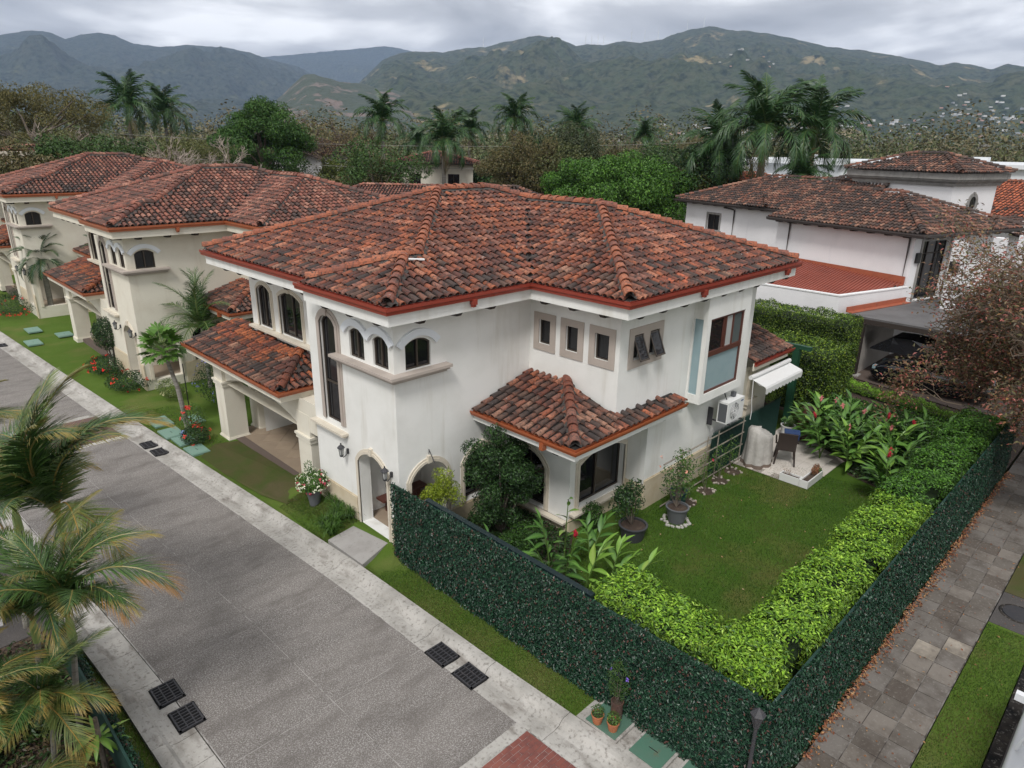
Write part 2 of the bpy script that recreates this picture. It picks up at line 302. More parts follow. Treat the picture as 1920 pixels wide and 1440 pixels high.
class Roof:
    def __init__(s,name_pal='main',sp=.225,ex=.33): s.pal=name_pal; s.cpal={'dark':'dark','pink':'pink'}.get(name_pal,'cap'); s.T=[];s.C=[];s.bed=MB();s.sp=sp;s.ex=ex
    def face(s,poly,e0,e1,z0,sl,pal=None,dk=(1.5,.4)):
        """poly plan points; e0->e1 eave line; roof rises to the left of e0->e1"""
        e0=np.array(e0,float); e=np.array(e1,float)-e0; L=np.hypot(*e); e/=L; h=np.array([-e[1],e[0]])
        Pz=lambda p:(p[0],p[1],z0+sl*((np.array(p)-e0)@h))
        s.bed.add([Pz(p) for p in poly],[list(range(len(poly)))])
        cs=1/math.sqrt(1+sl*sl); up=np.array([h[0]*cs,h[1]*cs,sl*cs]); ex_=np.array([e[0],e[1],0]); nz=np.cross(ex_,up)
        q=np.array(poly)-e0; vmax=(q@h).max(); umin=(q@e).min(); umax=(q@e).max()
        us=np.arange(umin+s.sp*.5,umax,s.sp); vs_=np.arange(.13,vmax,s.ex*cs)
        U,Vv=np.meshgrid(us,vs_); U=U.ravel()+rng.normal(0,.008,U.size); Vv=Vv.ravel()+rng.normal(0,.012,Vv.size)
        X=e0[0]+U*e[0]+Vv*h[0]; Y=e0[1]+U*e[1]+Vv*h[1]; ok=inpoly(X,Y,poly)
        X,Y,Vv=X[ok],Y[ok],Vv[ok]; Z=z0+sl*Vv+.012
        B=np.stack([ex_,up,nz],1)
        for x,y,z,vv in zip(X,Y,Z,Vv):
            a=rng.normal(0,.035); ca,sa=math.cos(a),math.sin(a); Rm=B@np.array([[ca,-sa,0],[sa,ca,0],[0,0,1]])
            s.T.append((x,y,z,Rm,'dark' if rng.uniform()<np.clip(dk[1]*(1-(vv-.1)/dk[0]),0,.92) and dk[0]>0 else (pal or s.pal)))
    def cap(s,a,b,pal=None,ex=.35):
        """ridge or hip line from lower/first point a to b (3D)"""
        a=np.array(a,float); b=np.array(b,float)
        if b[2]<a[2]: a,b=b,a
        d=b-a; L=np.linalg.norm(d); d/=L; side=np.cross(d,[0,0,1]); side/=np.linalg.norm(side); nz=np.cross(side,d)
        B=np.stack([side,d,nz],1)
        for i in range(int(L/ex)+1):
            p=a+d*min(i*ex+.2,L-.1)+nz*.075; g=rng.normal(0,.03); ca,sa=math.cos(g),math.sin(g)
            s.C.append((*p,B@np.array([[ca,-sa,0],[sa,ca,0],[0,0,1]]),pal or s.cpal))
        return B
    def mortar(s,parent,og,a,b,w=.17):
        mb=MB()
        a=np.array(a,float); b=np.array(b,float); d=b-a; L=np.linalg.norm(d); d/=L; side=np.cross(d,[0,0,1]); side/=np.linalg.norm(side)
        n=max(2,int(L/.18)); t=np.linspace(0,1,n); P=a+(b-a)*t[:,None]; rows=[]
        for sg in (-1,0,1):
            wv=w+rng.uniform(-.04,.06,n); rows.append(P+side*sg*wv[:,None]+np.array([0,0,1])*((.06-wv*.2) if sg else np.full(n,.14))[:,None])
        V=np.concatenate(rows); i=np.arange(n-1); mb.add(V,np.concatenate([np.stack([i,i+1,n+i+1,n+i],1),np.stack([n+i,n+i+1,2*n+i+1,2*n+i],1)])); mb.build('mortar_bed',M['mortar'],parent,og)
    def build(s,parent,og,near=300,cam_at=(0,0,10),capnear=300):
        bed=s.bed.build('roof',M['moss'],parent,og); og=np.array(og)
        for lst,kind,nm,GV,GF,mt,lim in ((s.T,'t','roof_tile',TV,TF,'tile',near),(s.C,'c','ridge_tile',CV,CF,'cap',capnear)):
            if not lst: continue
            P=np.array([t[:3] for t in lst]); d=np.linalg.norm(P-np.array(cam_at),axis=1); order=np.argsort(d)
            br=set(int(np.argmin((P[:,0]-bx)**2+(P[:,1]-by)**2)) for bx,by in getattr(s,'bright',[])) if kind=='t' else set()
            order=np.array([k for k in order if k in br]+[k for k in order if k not in br])
            for k in order[:lim]:
                x,y,z,Rm,pal=lst[k]; pal='orange' if k in br else pal; c=pick(pal,x,y,rng.uniform())
                o=bpy.data.objects.new(nm,tile_mesh(kind,c,pal)); Mt=Matrix([list(r) for r in Rm]).to_4x4(); Mt.translation=Vector((x,y,z))-Vector(og)
                o.matrix_local=Mt; link(o,bed)
            rest=order[lim:]
            if len(rest):
                Rm=np.array([lst[k][3] for k in rest]); V=np.einsum('nij,vj->nvi',Rm,GV)+P[rest][:,None]
                cols=np.array([PAL[lst[k][4]][0][pick(lst[k][4],lst[k][0],lst[k][1],rng.uniform())] for k in rest])*rng.uniform(.8,1.2,(len(rest),1))
                F=(GF[None]+(np.arange(len(rest))*len(GV))[:,None,None]).reshape(-1,4)
                mb=MB(); mb.add(V.reshape(-1,3),F,0,np.repeat(cols,len(GV),0)); o=mb.build(nm,M[mt],bed,og); o['kind']='stuff'
        return bed
def sweep(path,prof):
    """mitred sweep of a profile (outset,height) along 3D corner points, outward to the right; closed when the ends meet"""
    P=[np.array(p,float) for p in path]; closed=np.allclose(P[0],P[-1]); 
    if closed: P=P[:-1]
    n=len(P); mb=MB(); off=[]
    def nr(a,b): d=(b-a)[:2]; d=d/np.hypot(*d); return np.array([d[1],-d[0]])
    for i in range(n):
        if i==0 and not closed: o=nr(P[0],P[1])
        elif i==n-1 and not closed: o=nr(P[-2],P[-1])
        else:
            a,b=nr(P[i-1],P[i]),nr(P[i],P[(i+1)%n]); o=a+b; o=o/(o@a)
        off.append(o)
    k=len(prof); V=[(p[0]+o[0]*a,p[1]+o[1]*a,p[2]+b) for p,o in zip(P,off) for a,b in prof]
    m=n if closed else n-1
    mb.add(V,[[i*k+j,((i+1)%n)*k+j,((i+1)%n)*k+(j+1)%k,i*k+(j+1)%k] for i in range(m) for j in range(k)])
    if not closed: mb.add(V[:k],[list(range(k))]); mb.add(V[-k:],[list(range(k))[::-1]])
    return mb
def gutter(path,parent,og,m='gutter',w=.13,h=.16):
    prof=[(0.003,0),(w*.75,0),(w*.8,h*.45),(w,h*.55),(w,h),(w-.018,h),(w-.018,h*.6),(.015,.02),(.015,h),(0.003,h)]
    return sweep(path,prof).build('gutter',M[m],parent,og)
def fascia(path,z0,z1,parent,og,m='stucco',t=.04,soffit=None,sm='stucco'):
    o=sweep([(x,y,0) for x,y in path],[(-t,z0),(0,z0),(0,z1),(-t,z1)]).build('fascia',M[m],parent,og)
    if soffit:
        s_=MB(); s_.add([(x,y,z0+.03) for x,y in soffit],[list(range(len(soffit)))]); s_.build('soffit',M[sm],parent,og)
    return o
def tails(path,step,z,parent,og,back=.75,first=.5,m='wood'):
    for a,b in zip(path[:-1],path[1:]):
        W=Wall(a,b); u=first
        while u<W.L-.15:
            mb=MB(); pr=[(-.06,-.03),(-.12,-.1),(-back,-.12),(-back,.02),(-.06,.02)]
            V=[W.p(u-.07,z+q,p) for p,q in pr]+[W.p(u+.07,z+q,p) for p,q in pr]
            mb.add(V,[[0,1,2,3,4],[9,8,7,6,5]]+[[i,5+i,5+(i+1)%5,(i+1)%5] for i in range(5)]); mb.build('rafter_tail',M[m],parent,og); u+=step
# ---------------------------------------------------------------- the villa (copied along the street)
def lantern(W,u,z,parent,og):
    q=W.p(u,z,.22); x,y,_=q; mb=MB()
    mb.lathe([(0,.2),(.018,.19),(.02,.15),(.1,.07),(.105,.055),(.075,.05)],(x,y,z),8); mb.lathe([(.045,-.16),(.06,-.14),(.05,-.19),(0,-.22)],(x,y,z),8)
    for i in range(6):
        a=i*math.pi/3; mb.tube([(x+.075*math.cos(a),y+.075*math.sin(a),z+.05),(x+.05*math.cos(a),y+.05*math.sin(a),z-.15)],.007,4)
    mb.tube([W.p(u,z-.17,.22),W.p(u,z-.24,.16),W.p(u,z-.2,.08),W.p(u,z-.1,.02)],.013,5); mb.obox(W.p(u,z-.1,.02),(.06,.06,.14))
    o=mb.build('wall_lamp',M['cast'],parent,og); g=MB(); g.lathe([(.045,-.15),(.07,.05)],(x,y,z),8); g.build('lamp_glass',M['curtain'],o,og)
def column(x0,y0,x1,y1,zb,zt,parent,og,m='stucco2',cap=None,base=True):
    mb=MB(); mb.box((x0,y0,zb),(x1,y1,zt))
    if base: mb.box((x0-.05,y0-.05,zb),(x1+.05,y1+.05,zb+.34)); mb.box((x0-.025,y0-.025,zb+.34),(x1+.025,y1+.025,zb+.38))
    if cap: mb.box((x0-.07,y0-.07,cap),(x1+.07,y1+.07,cap+.07)); mb.box((x0-.04,y0-.04,cap-.12),(x1+.04,y1+.04,cap))
    return mb.build('column',M[m],parent,og)
def build_villa(main=True,pal='main'):
    og=(8.65,12.5,0.0) ; root=thing('house','temp','house',og)
    S='stucco' if main else 'stucco2'
    TZ=-1.0
    # walls, plan order keeps the outside on the right hand
    W1=Wall((8.65,16.4),(8.65,12.5)); S1=Wall((8.65,12.5),(13.2,12.5)); W2=Wall((13.2,12.5),(13.2,9.45)); S2=Wall((13.2,9.45),(20.2,9.45))
    RT=Wall((14.75,10.1),(14.75,9.45)); W3=Wall((12.3,12.5),(12.3,10.1)); S3=Wall((12.3,10.1),(14.75,10.1)); W4=Wall((9.8,22.4),(9.8,16.4)); W5=Wall((13.0,22.4),(13.0,16.4))
    NR=Wall((9.8,16.4),(8.65,16.4)); NW=Wall((20.2,22.4),(9.8,22.4)); EW=Wall((20.2,9.45),(20.2,22.4))
    U=lambda y:16.4-y
    door=(U(14.3),U(13.0),.26,2.1,.38); tall=(U(15.76),U(14.98),2.9,5.6,.24); cw1=(U(14.38),U(13.72),4.97,5.61,.13); cw2=(U(13.34),U(12.72),4.97,5.61,.13)
    c3=(.33,1.08,4.95,5.55,.14); a2=(.34,1.5,.26,2.0,.4); a3=(2.1,3.35,.8,1.95,.35)
    f=[(12.5-y1,12.5-y0,4.92,5.59,0) for y0,y1 in ((11.74,12.15),(10.78,11.19),(9.77,10.22))]
    g=[(.55,.95,4.9,5.57,0),(1.24,1.66,4.9,5.57,0)]
    G3=(.2,1.55,.62,1.85,.4); G1=(.36,2.34,.85,2.12,.26)
    aw1=(22.4-21.85,22.4-20.9,4.15,5.38,.2); aw2=(22.4-20.3,22.4-18.9,4.15,5.38,.2)
    ws=MB()
    wall_face(ws,W1,2.7,6.27,[tall,cw1,cw2]); wall_face(ws,W1,TZ,2.7,[door],depth=.34)
    wall_face(ws,S1,2.7,6.27,[c3]); wall_face(ws,S1,TZ,2.7,[a2,a3],depth=.3)
    wall_face(ws,W2,3.4,6.27,f); wall_face(ws,S2,3.4,6.27,g,u1=3.35); wall_face(ws,S2,2.9,6.27,[],u0=3.35); wall_face(ws,S2,3.4,3.4)
    wall_face(ws,S2,TZ,3.4,[],u0=1.55,u1=3.35); wall_face(ws,S2,TZ,2.9,[],u0=3.35)
    wall_face(ws,RT,TZ,3.7); wall_face(ws,W3,TZ,3.3,[G3],depth=.22); wall_face(ws,S3,TZ,3.3,[G1],depth=.22)
    wall_face(ws,W4,2.9,6.27,[aw1,aw2]); wall_face(ws,W5,TZ,3.0); wall_face(ws,NR,TZ,6.27); wall_face(ws,NW,TZ,6.27); wall_face(ws,EW,TZ,6.27)
    wall_face(ws,Wall((13.0,16.4),(9.0,16.4)),TZ,3.0)
    # entrance vestibule inside
    wall_face(ws,Wall((8.99,14.6),(10.9,14.6)),.2,2.7); wall_face(ws,Wall((10.9,14.6),(10.9,12.81)),.2,2.7)
    ws.add([(8.99,12.81,2.68),(10.9,12.81,2.68),(10.9,14.6,2.68),(8.99,14.6,2.68)],[[0,1,2,3]])
    ws.build('wall',M[S],root,og)
    fl=MB(); fl.box((8.992,12.802,.1),(10.9,14.6,.256)); fl.build('entrance_floor',M['floor_tile'],root,og)
    for W,a,b,zt in ((W1,0,U(14.3)-.16,.95),(W1,U(13.0)+.14,W1.L+.03,.95),(S1,1.66,4.55,.75),(S2,1.55,7.0,1.15),(W3,0,2.4,.55),(S3,0,2.45,.6),(RT,0,.65,1.0)):
        pl=MB(); wbox(pl,W,a,b,TZ,zt,0.002,.035); wbox(pl,W,a,b,zt,zt+.03,0.002,.015); pl.build('plinth',M['plinth'],root,og)
    # windows
    for W,o in ((W1,cw1),(W1,cw2),(S1,c3)): window(W,o,root,og)
    window(W1,tall,root,og,muls=(),trans=(4.0,)); window(W4,aw1,root,og,muls=(.45,)); window(W4,aw2,root,og,muls=(.55,))
    for o in f: window(W2,o,root,og,muls=(),fw=.03)
    window(S1,a3,root,og,muls=(.5,),depth=.25); window(W3,G3,root,og,muls=(.5,),depth=.2); window(S3,G1,root,og,muls=(.45,),depth=.2)
    arch_trim(W1,tall,root,og,.18,.05,'tan'); arch_trim(W1,door,root,og,.13,.05); arch_trim(S1,a2,root,og,.13,.05); arch_trim(S1,a3,root,og,.12,.05)
    arch_trim(W3,G3,root,og,.14,.05); arch_trim(S3,G1,root,og,.14,.05); arch_trim(W4,aw1,root,og,.12,.05,'trim',False); arch_trim(W4,aw2,root,og,.12,.05,'trim',True)
    sill(W1,U(16.4)+.02,U(14.72),2.74,root,og,h=.14,out=.2); sill(W4,.1,W4.L-.05,4.13,root,og,h=.16,out=.22); sill(S3,.02,2.42,.8,root,og,h=.13,out=.2); sill(W3,.0,2.38,.58,root,og,h=.13,out=.2)
    # raised white eyebrow arches over the corner windows
    for q_,(W,o) in enumerate(((W1,cw1),(W1,cw2),(S1,c3))):
        t=MB(); A=arc((o[0]-.13,o[1]+.13,o[2],o[3]-.05,o[4]+.12),14); ring(t,W,A,.17,.003,.07+.004*q_); t.build('window_hood',M['hood'],root,og)
    # wrap-round sill under them
    t=MB()
    for z0,z1,o in ((4.86,4.93,.26),(4.80,4.86,.2),(4.74,4.80,.13)):
        x0,y0=8.65-o,12.5-o; t.prism([(x0,y0),(10.05+o*.6,y0),(10.05+o*.6,12.5),(8.65,12.5),(8.65,14.85+o*.6),(x0,14.85+o*.6)],z0,z1)
    t.build('corner_sill',M['tan'],root,og)
    for o in f:
        t=MB(); a,b,zb,zt,_=o; ring(t,W2,[(a,zb),(a,zt),(b,zt),(b,zb)],.185,.003,.03,closed=True); t.build('window_surround',M['tan'],root,og)
    t=MB(); wbox(t,S2,.36,.55,4.70,5.76,.003,.03); wbox(t,S2,.95,1.24,4.70,5.76,.003,.03); wbox(t,S2,1.66,1.85,4.70,5.76,.003,.03)
    for a,b in ((.55,.95),(1.24,1.66)): wbox(t,S2,a,b,4.70,4.9,.003,.03); wbox(t,S2,a,b,5.57,5.76,.003,.03)
    t.build('window_surround',M['tan'],root,og)
    for a,b,zb,zt,_ in g:   # awning windows pushed open
        fr=MB(); wbox(fr,S2,a,b,zb,zt,-.15,-.14); fo=fr.build('window',M['black'],root,og)
        sh=MB(); ang=R(24); h_=zt-zb
        def Q(u,v,o=0): return S2.p(u,zt-.02-v*math.cos(ang)-o*math.sin(ang),-.03+v*math.sin(ang)+.0-o*math.cos(ang)*-1)
        for u0,u1,v0,v1 in ((a,a+.035,0,h_),(b-.035,b,0,h_),(a,b,0,.035),(a,b,h_-.035,h_)):
            V=[Q(u0,v0),Q(u1,v0),Q(u1,v1),Q(u0,v1),Q(u0,v0,.03),Q(u1,v0,.03),Q(u1,v1,.03),Q(u0,v1,.03)]
            sh.add(V,[[0,1,2,3],[7,6,5,4],[0,4,5,1],[1,5,6,2],[2,6,7,3],[3,7,4,0]])
        sh.build('open_sash',M['bronze'],fo,og)
        pn=MB(); pn.add([Q(a+.02,.02,.015),Q(b-.02,.02,.015),Q(b-.02,h_-.02,.015),Q(a+.02,h_-.02,.015)],[[0,1,2,3]]); pn.build('pane',M['glass'],fo,og)
    # bay window
    by=MB(); B0=Wall((16.55,9.45),(16.55,9.0)); B1=Wall((16.55,9.0),(19.0,9.0)); B2=Wall((19.0,9.0),(19.0,9.45))
    bop=(.2,2.15,3.36,5.56,0); so=(.05,.32,3.36,5.56,0)
    wall_face(by,B0,3.1,6.27,[so],depth=.06); wall_face(by,B1,3.1,6.27,[bop],depth=.1); wall_face(by,B2,3.1,6.27)
    by.add([(16.55,9.0,3.1),(19.0,9.0,3.1),(19.0,9.45,3.1),(16.55,9.45,3.1)],[[0,3,2,1]]); by.build('bay_box',M[S],root,og)
    b=MB(); wbox(b,B0,.05,.32,3.36,5.56,-.07,-.05); b.build('window',M['glassb'],root,og)
    fr=MB(); ring(fr,B1,op_path(bop)[::-1],.06,-.1,-.03,closed=True); wbox(fr,B1,.2,2.15,4.46,4.6,-.1,-.02); wbox(fr,B1,1.08,1.16,4.6,5.5,-.1,-.03); wbox(fr,B1,1.55,1.6,4.6,5.5,-.09,-.04); wbox(fr,B1,1.0,1.08,4.6,5.5,-.09,-.05)
    fo=fr.build('window',M['redwood'],root,og)
    for u0,u1,z0,z1,mt in ((.26,2.09,3.42,4.46,'glassb'),(.26,1.02,4.6,5.5,'glass'),(1.16,1.55,4.6,5.5,'curtain'),(1.6,2.09,4.6,5.5,'glassc')):
        p=MB(); wbox(p,B1,u0,u1,z0,z1,-.09,-.075); p.build('pane',M[mt],fo,og)
    # porch columns, beam with arch, ceiling
    column(8.55,23.3-.7,9.25,23.3,-.3,2.6,root,og,cap=2.12); column(9.75,22.75,10.4,23.4,-.3,2.6,root,og,cap=2.12); column(8.65,16.85,9.4,17.6,-.3,2.6,root,og,cap=1.85)
    bm=MB(); WB=Wall((8.66,23.3),(8.66,16.4)); wall_face(bm,WB,2.1,3.05,[(.7,5.7,2.1,2.2,.4)],depth=.4); wall_face(bm,Wall((10.4,23.3),(8.66,23.3)),2.35,3.05); wall_face(bm,Wall((9.06,16.4),(9.06,23.3)),2.5,3.05)
    bm.box((8.7,16.4,2.93),(13.0,24.0,3.0)); bm.build('porch_beam',M['stucco2'],root,og)
    pf=MB(); pf.box((9.05,16.5,-.4),(13.0,23.3,.028)); pfo=pf.build('porch_floor',M['floor_tile2'],root,og); pb=MB(); pb.box((8.75,16.5,-.4),(9.045,23.3,.025)); pb.build('porch_step',M['concrete_dark'],root,og)
    s_=.62; c45=math.cos(R(45))
    for i in range(-9,10):
        for j in range(-9,10):
            cx=10.6+(i-j)*s_*c45; cy=19.9+(i+j)*s_*c45
            if 9.47<cx<12.6 and 17.0<cy<22.9:
                if (i,j) not in porch_tiles: pass
                o=inst('floor_tile',porch_tile_me(),pfo,(cx-og[0],cy-og[1],.03),(0,0,R(45)))
    # eaves
    path=[(8.57,22.65),(8.57,15.6),(8.17,15.6),(8.17,11.95),(12.6,11.95),(12.6,8.85),(21.45,8.85)]
    sof=[(8.57,22.65),(8.57,15.6),(8.17,15.6),(8.17,11.95),(12.6,11.95),(12.6,8.85),(21.45,8.85),(21.45,22.65)]
    fascia(path+[(21.45,22.65),(8.57,22.65)],6.25,6.69,root,og,m=S,soffit=sof,sm=S)
    G='gutter' if main else 'gutter2'
    gutter([(8.57,22.78,6.53),(8.57,15.45,6.53)],root,og,G); gutter([(8.17,15.85,6.53),(8.17,11.95,6.53),(12.6,11.95,6.53),(12.6,8.85,6.53),(21.6,8.85,6.53)],root,og,G)
    tails([(8.17,15.4),(8.17,11.95)],1.12,6.25,root,og,.5,.55); tails([(8.17,11.95),(12.6,11.95)],1.1,6.25,root,og,.55,1.0); tails([(12.6,11.95),(12.6,8.85)],.96,6.25,root,og,.6,.35)
    tails([(12.6,8.85),(21.45,8.85)],.98,6.25,root,og,.6,.7); tails([(8.57,22.4),(8.57,15.6)],.98,6.25,root,og,1.2,.9)
    for W,us in ((Wall((8.17,11.95),(12.6,11.95)),(2.4,)),(Wall((12.6,8.85),(21.45,8.85)),(3.2,8.1)),):
        for u in us: b=MB(); wbox(b,W,u-.06,u+.06,6.42,6.55,.0,.15); wbox(b,W,u-.045,u+.045,6.36,6.42,.02,.12); b.build('downpipe_outlet',M[G],root,og)
    # roofs
    z0,sl=6.69,.355; rf=Roof(pal)
    H=lambda x,y,d:(x,y,z0+sl*d)
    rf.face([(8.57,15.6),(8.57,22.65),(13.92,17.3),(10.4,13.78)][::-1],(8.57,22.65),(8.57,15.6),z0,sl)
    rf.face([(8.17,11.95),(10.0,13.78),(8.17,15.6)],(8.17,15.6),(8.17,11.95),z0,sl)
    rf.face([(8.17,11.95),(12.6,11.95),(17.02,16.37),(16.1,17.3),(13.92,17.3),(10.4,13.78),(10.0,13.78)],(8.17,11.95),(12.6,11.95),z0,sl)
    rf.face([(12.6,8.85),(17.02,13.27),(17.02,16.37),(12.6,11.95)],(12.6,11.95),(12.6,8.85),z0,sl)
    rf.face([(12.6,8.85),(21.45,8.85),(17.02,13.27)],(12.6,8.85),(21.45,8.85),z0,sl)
    rf.face([(8.17,15.6),(10.0,13.78),(10.4,13.78),(8.57,15.6)],(8.57,15.6),(8.17,15.6),z0,sl)
    rf.bed.add([H(21.45,22.65,0),H(16.1,17.3,5.35),H(17.02,16.37,4.43),H(17.02,13.27,4.43),H(21.45,8.85,0)],[[0,1,2,3,4]]); rf.bed.add([H(8.57,22.65,0),H(13.92,17.3,5.35),H(16.1,17.3,5.35),H(21.45,22.65,0)],[[0,1,2,3]])
    P1,P3,P4,P2=H(13.92,17.3,5.35),H(16.1,17.3,5.35),H(17.02,16.37,4.43),H(17.02,13.27,4.43)
    J1,J2=H(10.0,13.78,1.83),H(10.4,13.78,1.83)
    for a,b in ((H(8.2,11.98,.03),J1),(J1,J2),(J2,P1),(P1,P3),(P4,P3),(P2,P4),(H(12.65,8.9,.05),P2),(H(21.4,8.9,.05),P2),(H(8.6,22.62,.03),P1),(H(8.3,15.48,.1),J1)): rf.cap(a,b); rf.mortar(root,og,a,b)
    vf=MB(); a=np.array(H(12.66,12.01,0))+[0,0,.05]; b=np.array(H(17.0,16.35,4.4))+[0,0,.05]; sd_=np.array([.7,-.7,0])*.09
    vf.add([a-sd_+[0,0,.05],a,b,b-sd_+[0,0,.05],a+sd_+[0,0,.05],b+sd_+[0,0,.05]],[[0,1,2,3],[1,4,5,2]]); vf.build('valley_flashing',M['valley'],root,og)
    # porch roof
    pz=3.31; q='porch'; ps=.33
    rf.face([(8.1,17.35),(9.8,19.05),(9.8,24.3),(8.1,24.3)][::-1],(8.1,24.3),(8.1,17.35),pz,ps,q,dk=(1.05,1.7)); rf.face([(8.1,17.35),(9.8,17.35),(9.8,19.05)],(8.1,17.35),(9.8,17.35),pz,ps,q,dk=(.9,1.0))
    rf.cap((8.15,17.4,pz+.02),(9.8,19.05,pz+ps*1.7),q); rf.mortar(root,og,(8.15,17.4,pz),(9.8,19.05,pz+ps*1.7))
    fascia([(8.1,24.3),(8.1,17.35),(9.8,17.35)],3.0,3.31,root,og,m='stucco2',soffit=[(8.1,24.3),(8.1,17.35),(9.8,17.35),(9.8,24.3)],sm='stucco2')
    gutter([(8.1,24.45,3.2),(8.1,17.35,3.2),(9.35,17.35,3.2)],root,og,'gutter2',h=.13)
    # garden room roof
    gz,gs=3.42,.3; q2='main'
    rf.face([(11.1,9.0),(13.2,11.1),(13.2,12.5),(11.1,12.5)],(11.1,12.5),(11.1,9.0),gz,gs,q2,dk=(1.9,1.2)); rf.face([(11.1,9.0),(15.75,9.0),(15.75,9.45),(13.2,9.45),(13.2,11.1)],(11.1,9.0),(15.75,9.0),gz,gs,q2,dk=(1.9,1.2))
    rf.cap((11.15,9.05,gz+.02),(13.2,11.1,gz+gs*2.1),q2); rf.mortar(root,og,(11.15,9.05,gz),(13.2,11.1,gz+gs*2.1))
    fascia([(11.1,12.5),(11.1,9.0),(15.7,9.0)],3.12,3.4,root,og,m=S,soffit=[(11.1,12.5),(11.1,9.0),(15.7,9.0),(15.7,9.45),(14.75,9.45),(14.75,12.5)],sm=S)
    gutter([(11.1,12.5,3.3),(11.1,9.0,3.3),(15.75,9.0,3.3)],root,og,'gutter2',h=.12)
    b=MB(); WG=Wall((11.1,12.5),(11.1,9.0)); wbox(b,WG,2.5,2.62,3.14,3.32,0,.14); b.build('downpipe_outlet',M['gutter2'],root,og)
    tails([(11.1,12.5),(11.1,9.0)],1.1,3.12,root,og,.6,.6); tails([(11.1,9.0),(15.7,9.0)],1.0,3.12,root,og,.6,.9)
    # low wing at the far side
    wg=MB(); WL=Wall((20.2,9.6),(22.3,9.6)); wall_face(wg,WL,TZ,3.2); wall_face(wg,Wall((22.3,9.6),(22.3,13)),TZ,3.2); wg.build('wing_wall',M['stucco2'],root,og)
    rf.face([(20.2,9.2),(22.9,9.2),(22.9,13.4),(20.2,13.4)],(20.2,9.2),(22.9,9.2),3.55,.36,'dark')
    fascia([(20.2,9.2),(22.7,9.2)],3.25,3.5,root,og,m='stucco2'); gutter([(20.2,9.2,3.42),(22.95,9.2,3.42)],root,og,'gutter',h=.12)
    pi=MB(); wbox(pi,WL,.55,.95,1.0,3.2,0,.1); wbox(pi,WL,.4,1.1,1.9,2.05,0,.18); wbox(pi,WL,.47,1.03,1.75,1.9,0,.13); pi.build('pilaster',M['trim'],root,og)
    if main: rf.bright=[(14.73,9.25),(14.25,9.0),(15.45,9.3),(15.26,9.0)]
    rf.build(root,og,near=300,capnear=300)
    lantern(W1,U(14.78),2.32,root,og); lantern(W1,U(12.78),2.36,root,og)
    t=MB(); t.tube([S1.p(.92,2.62,.02),S1.p(.92,2.75,.04),S1.p(.92,2.5,.2)],.01,4); t.tube([S1.p(.92,2.75,.02),S1.p(.92,2.45,.26)],.012,4); t.build('plant_hook',M['cast'],root,og)
    return root
M['floor_tile']=mat('beige_floor_tile',(.33,.26,.19),.5,noise=(1.5,(.28,.21,.15),.4,.7))
M['floor_tile2']=mat('cut_floor_tile',(.30,.235,.17),.55,noise=(1.5,(.25,.19,.14),.4,.7))
M['concrete_dark']=mat('brown_floor_joint',(.12,.09,.075),.8)
M['valley']=mat('valley_metal',(.03,.03,.03),.4,noise=(14,(.25,.25,.25),.6,.68))
M['glassc']=mat('greenish_glass',(.10,.12,.12),.08)
_pt={}
porch_tiles=set()
def porch_tile_me():
    if 'a' not in _pt:
        b=MB(); b.box((-.3,-.3,0),(.3,.3,.012)); _pt['a']=b.build('floor_tile',M['floor_tile'],mesh_only=True)
    return _pt['a']
villa=build_villa(True,'main')
villa['label']='nearest white two-storey villa with weathered clay tile roof, bay window and corner windows'
villa['group']='matching two-storey villas along the street'
villa.name='villa'
t=thing('plastic_tube','short white plastic tube lying on the roof tiles near the front corner hip','tube',(0,0,0)); t.location=(9.9,13.5,7.36); b=MB(); b.tube([(0,0,0),(.41,-.1,-.04)],.03,8); b.build('tube',M['white_paint'],t)
vB=build_villa(False,'pink'); vB.name='villa'; vB.location=Vector((8.2,29.9,.15)); vB['label']='second villa up the street, cream walls, behind the papaya tree and small palm'; vB['group']=villa['group']
for lab,loc in (('third villa up the street, behind the date palm on its lawn',(7.85,47.1,.4)),('farthest villa of the row, only its roof and red gutter showing at left',(7.3,64.4,.75))):
    c=copy_tree(vB); c.location=loc; c['label']=lab
# ---------------------------------------------------------------- foliage helpers
def leaves(mb,P,Nrm,L,Wd,pal,probs=None,droop=.35,fold=.25,vary=.22):
    """one folded leaf (2 tris) per point; P,Nrm (n,3); L,Wd leaf length and width"""
    n=len(P); L=np.broadcast_to(L,(n,))*rng.uniform(.7,1.25,n); Wd=np.broadcast_to(Wd,(n,))*rng.uniform(.8,1.2,n)
    Nn=Nrm+rng.normal(0,.45,(n,3)); Nn/=np.linalg.norm(Nn,axis=1)[:,None]+1e-9
    t=rng.normal(0,1,(n,3)); t[:,2]-=droop; t-=Nn*np.sum(t*Nn,1)[:,None]; t/=np.linalg.norm(t,axis=1)[:,None]+1e-9
    s=np.cross(Nn,t)
    a=P; tip=P+t*L[:,None]-Nn*(L*.12)[:,None]; mid=P+t*(L*.45)[:,None]+Nn*(Wd*fold)[:,None]*0
    l=mid+s*(Wd*.5)[:,None]+Nn*(Wd*fold)[:,None]; r=mid-s*(Wd*.5)[:,None]+Nn*(Wd*fold)[:,None]
    V=np.stack([a,r,tip,l],1).reshape(-1,3); i=np.arange(n)[:,None]*4
    F=np.concatenate([i+np.array([[0,1,2]]),i+np.array([[0,2,3]])],0)
    pal=np.array(pal); c=pal[rng.choice(len(pal),n,p=probs)]*rng.uniform(1-vary,1+vary,(n,1))
    return mb.add(V,F,0,np.repeat(c,4,0))
def sph(n):
    v=rng.normal(0,1,(n,3)); return v/np.linalg.norm(v,axis=1)[:,None]
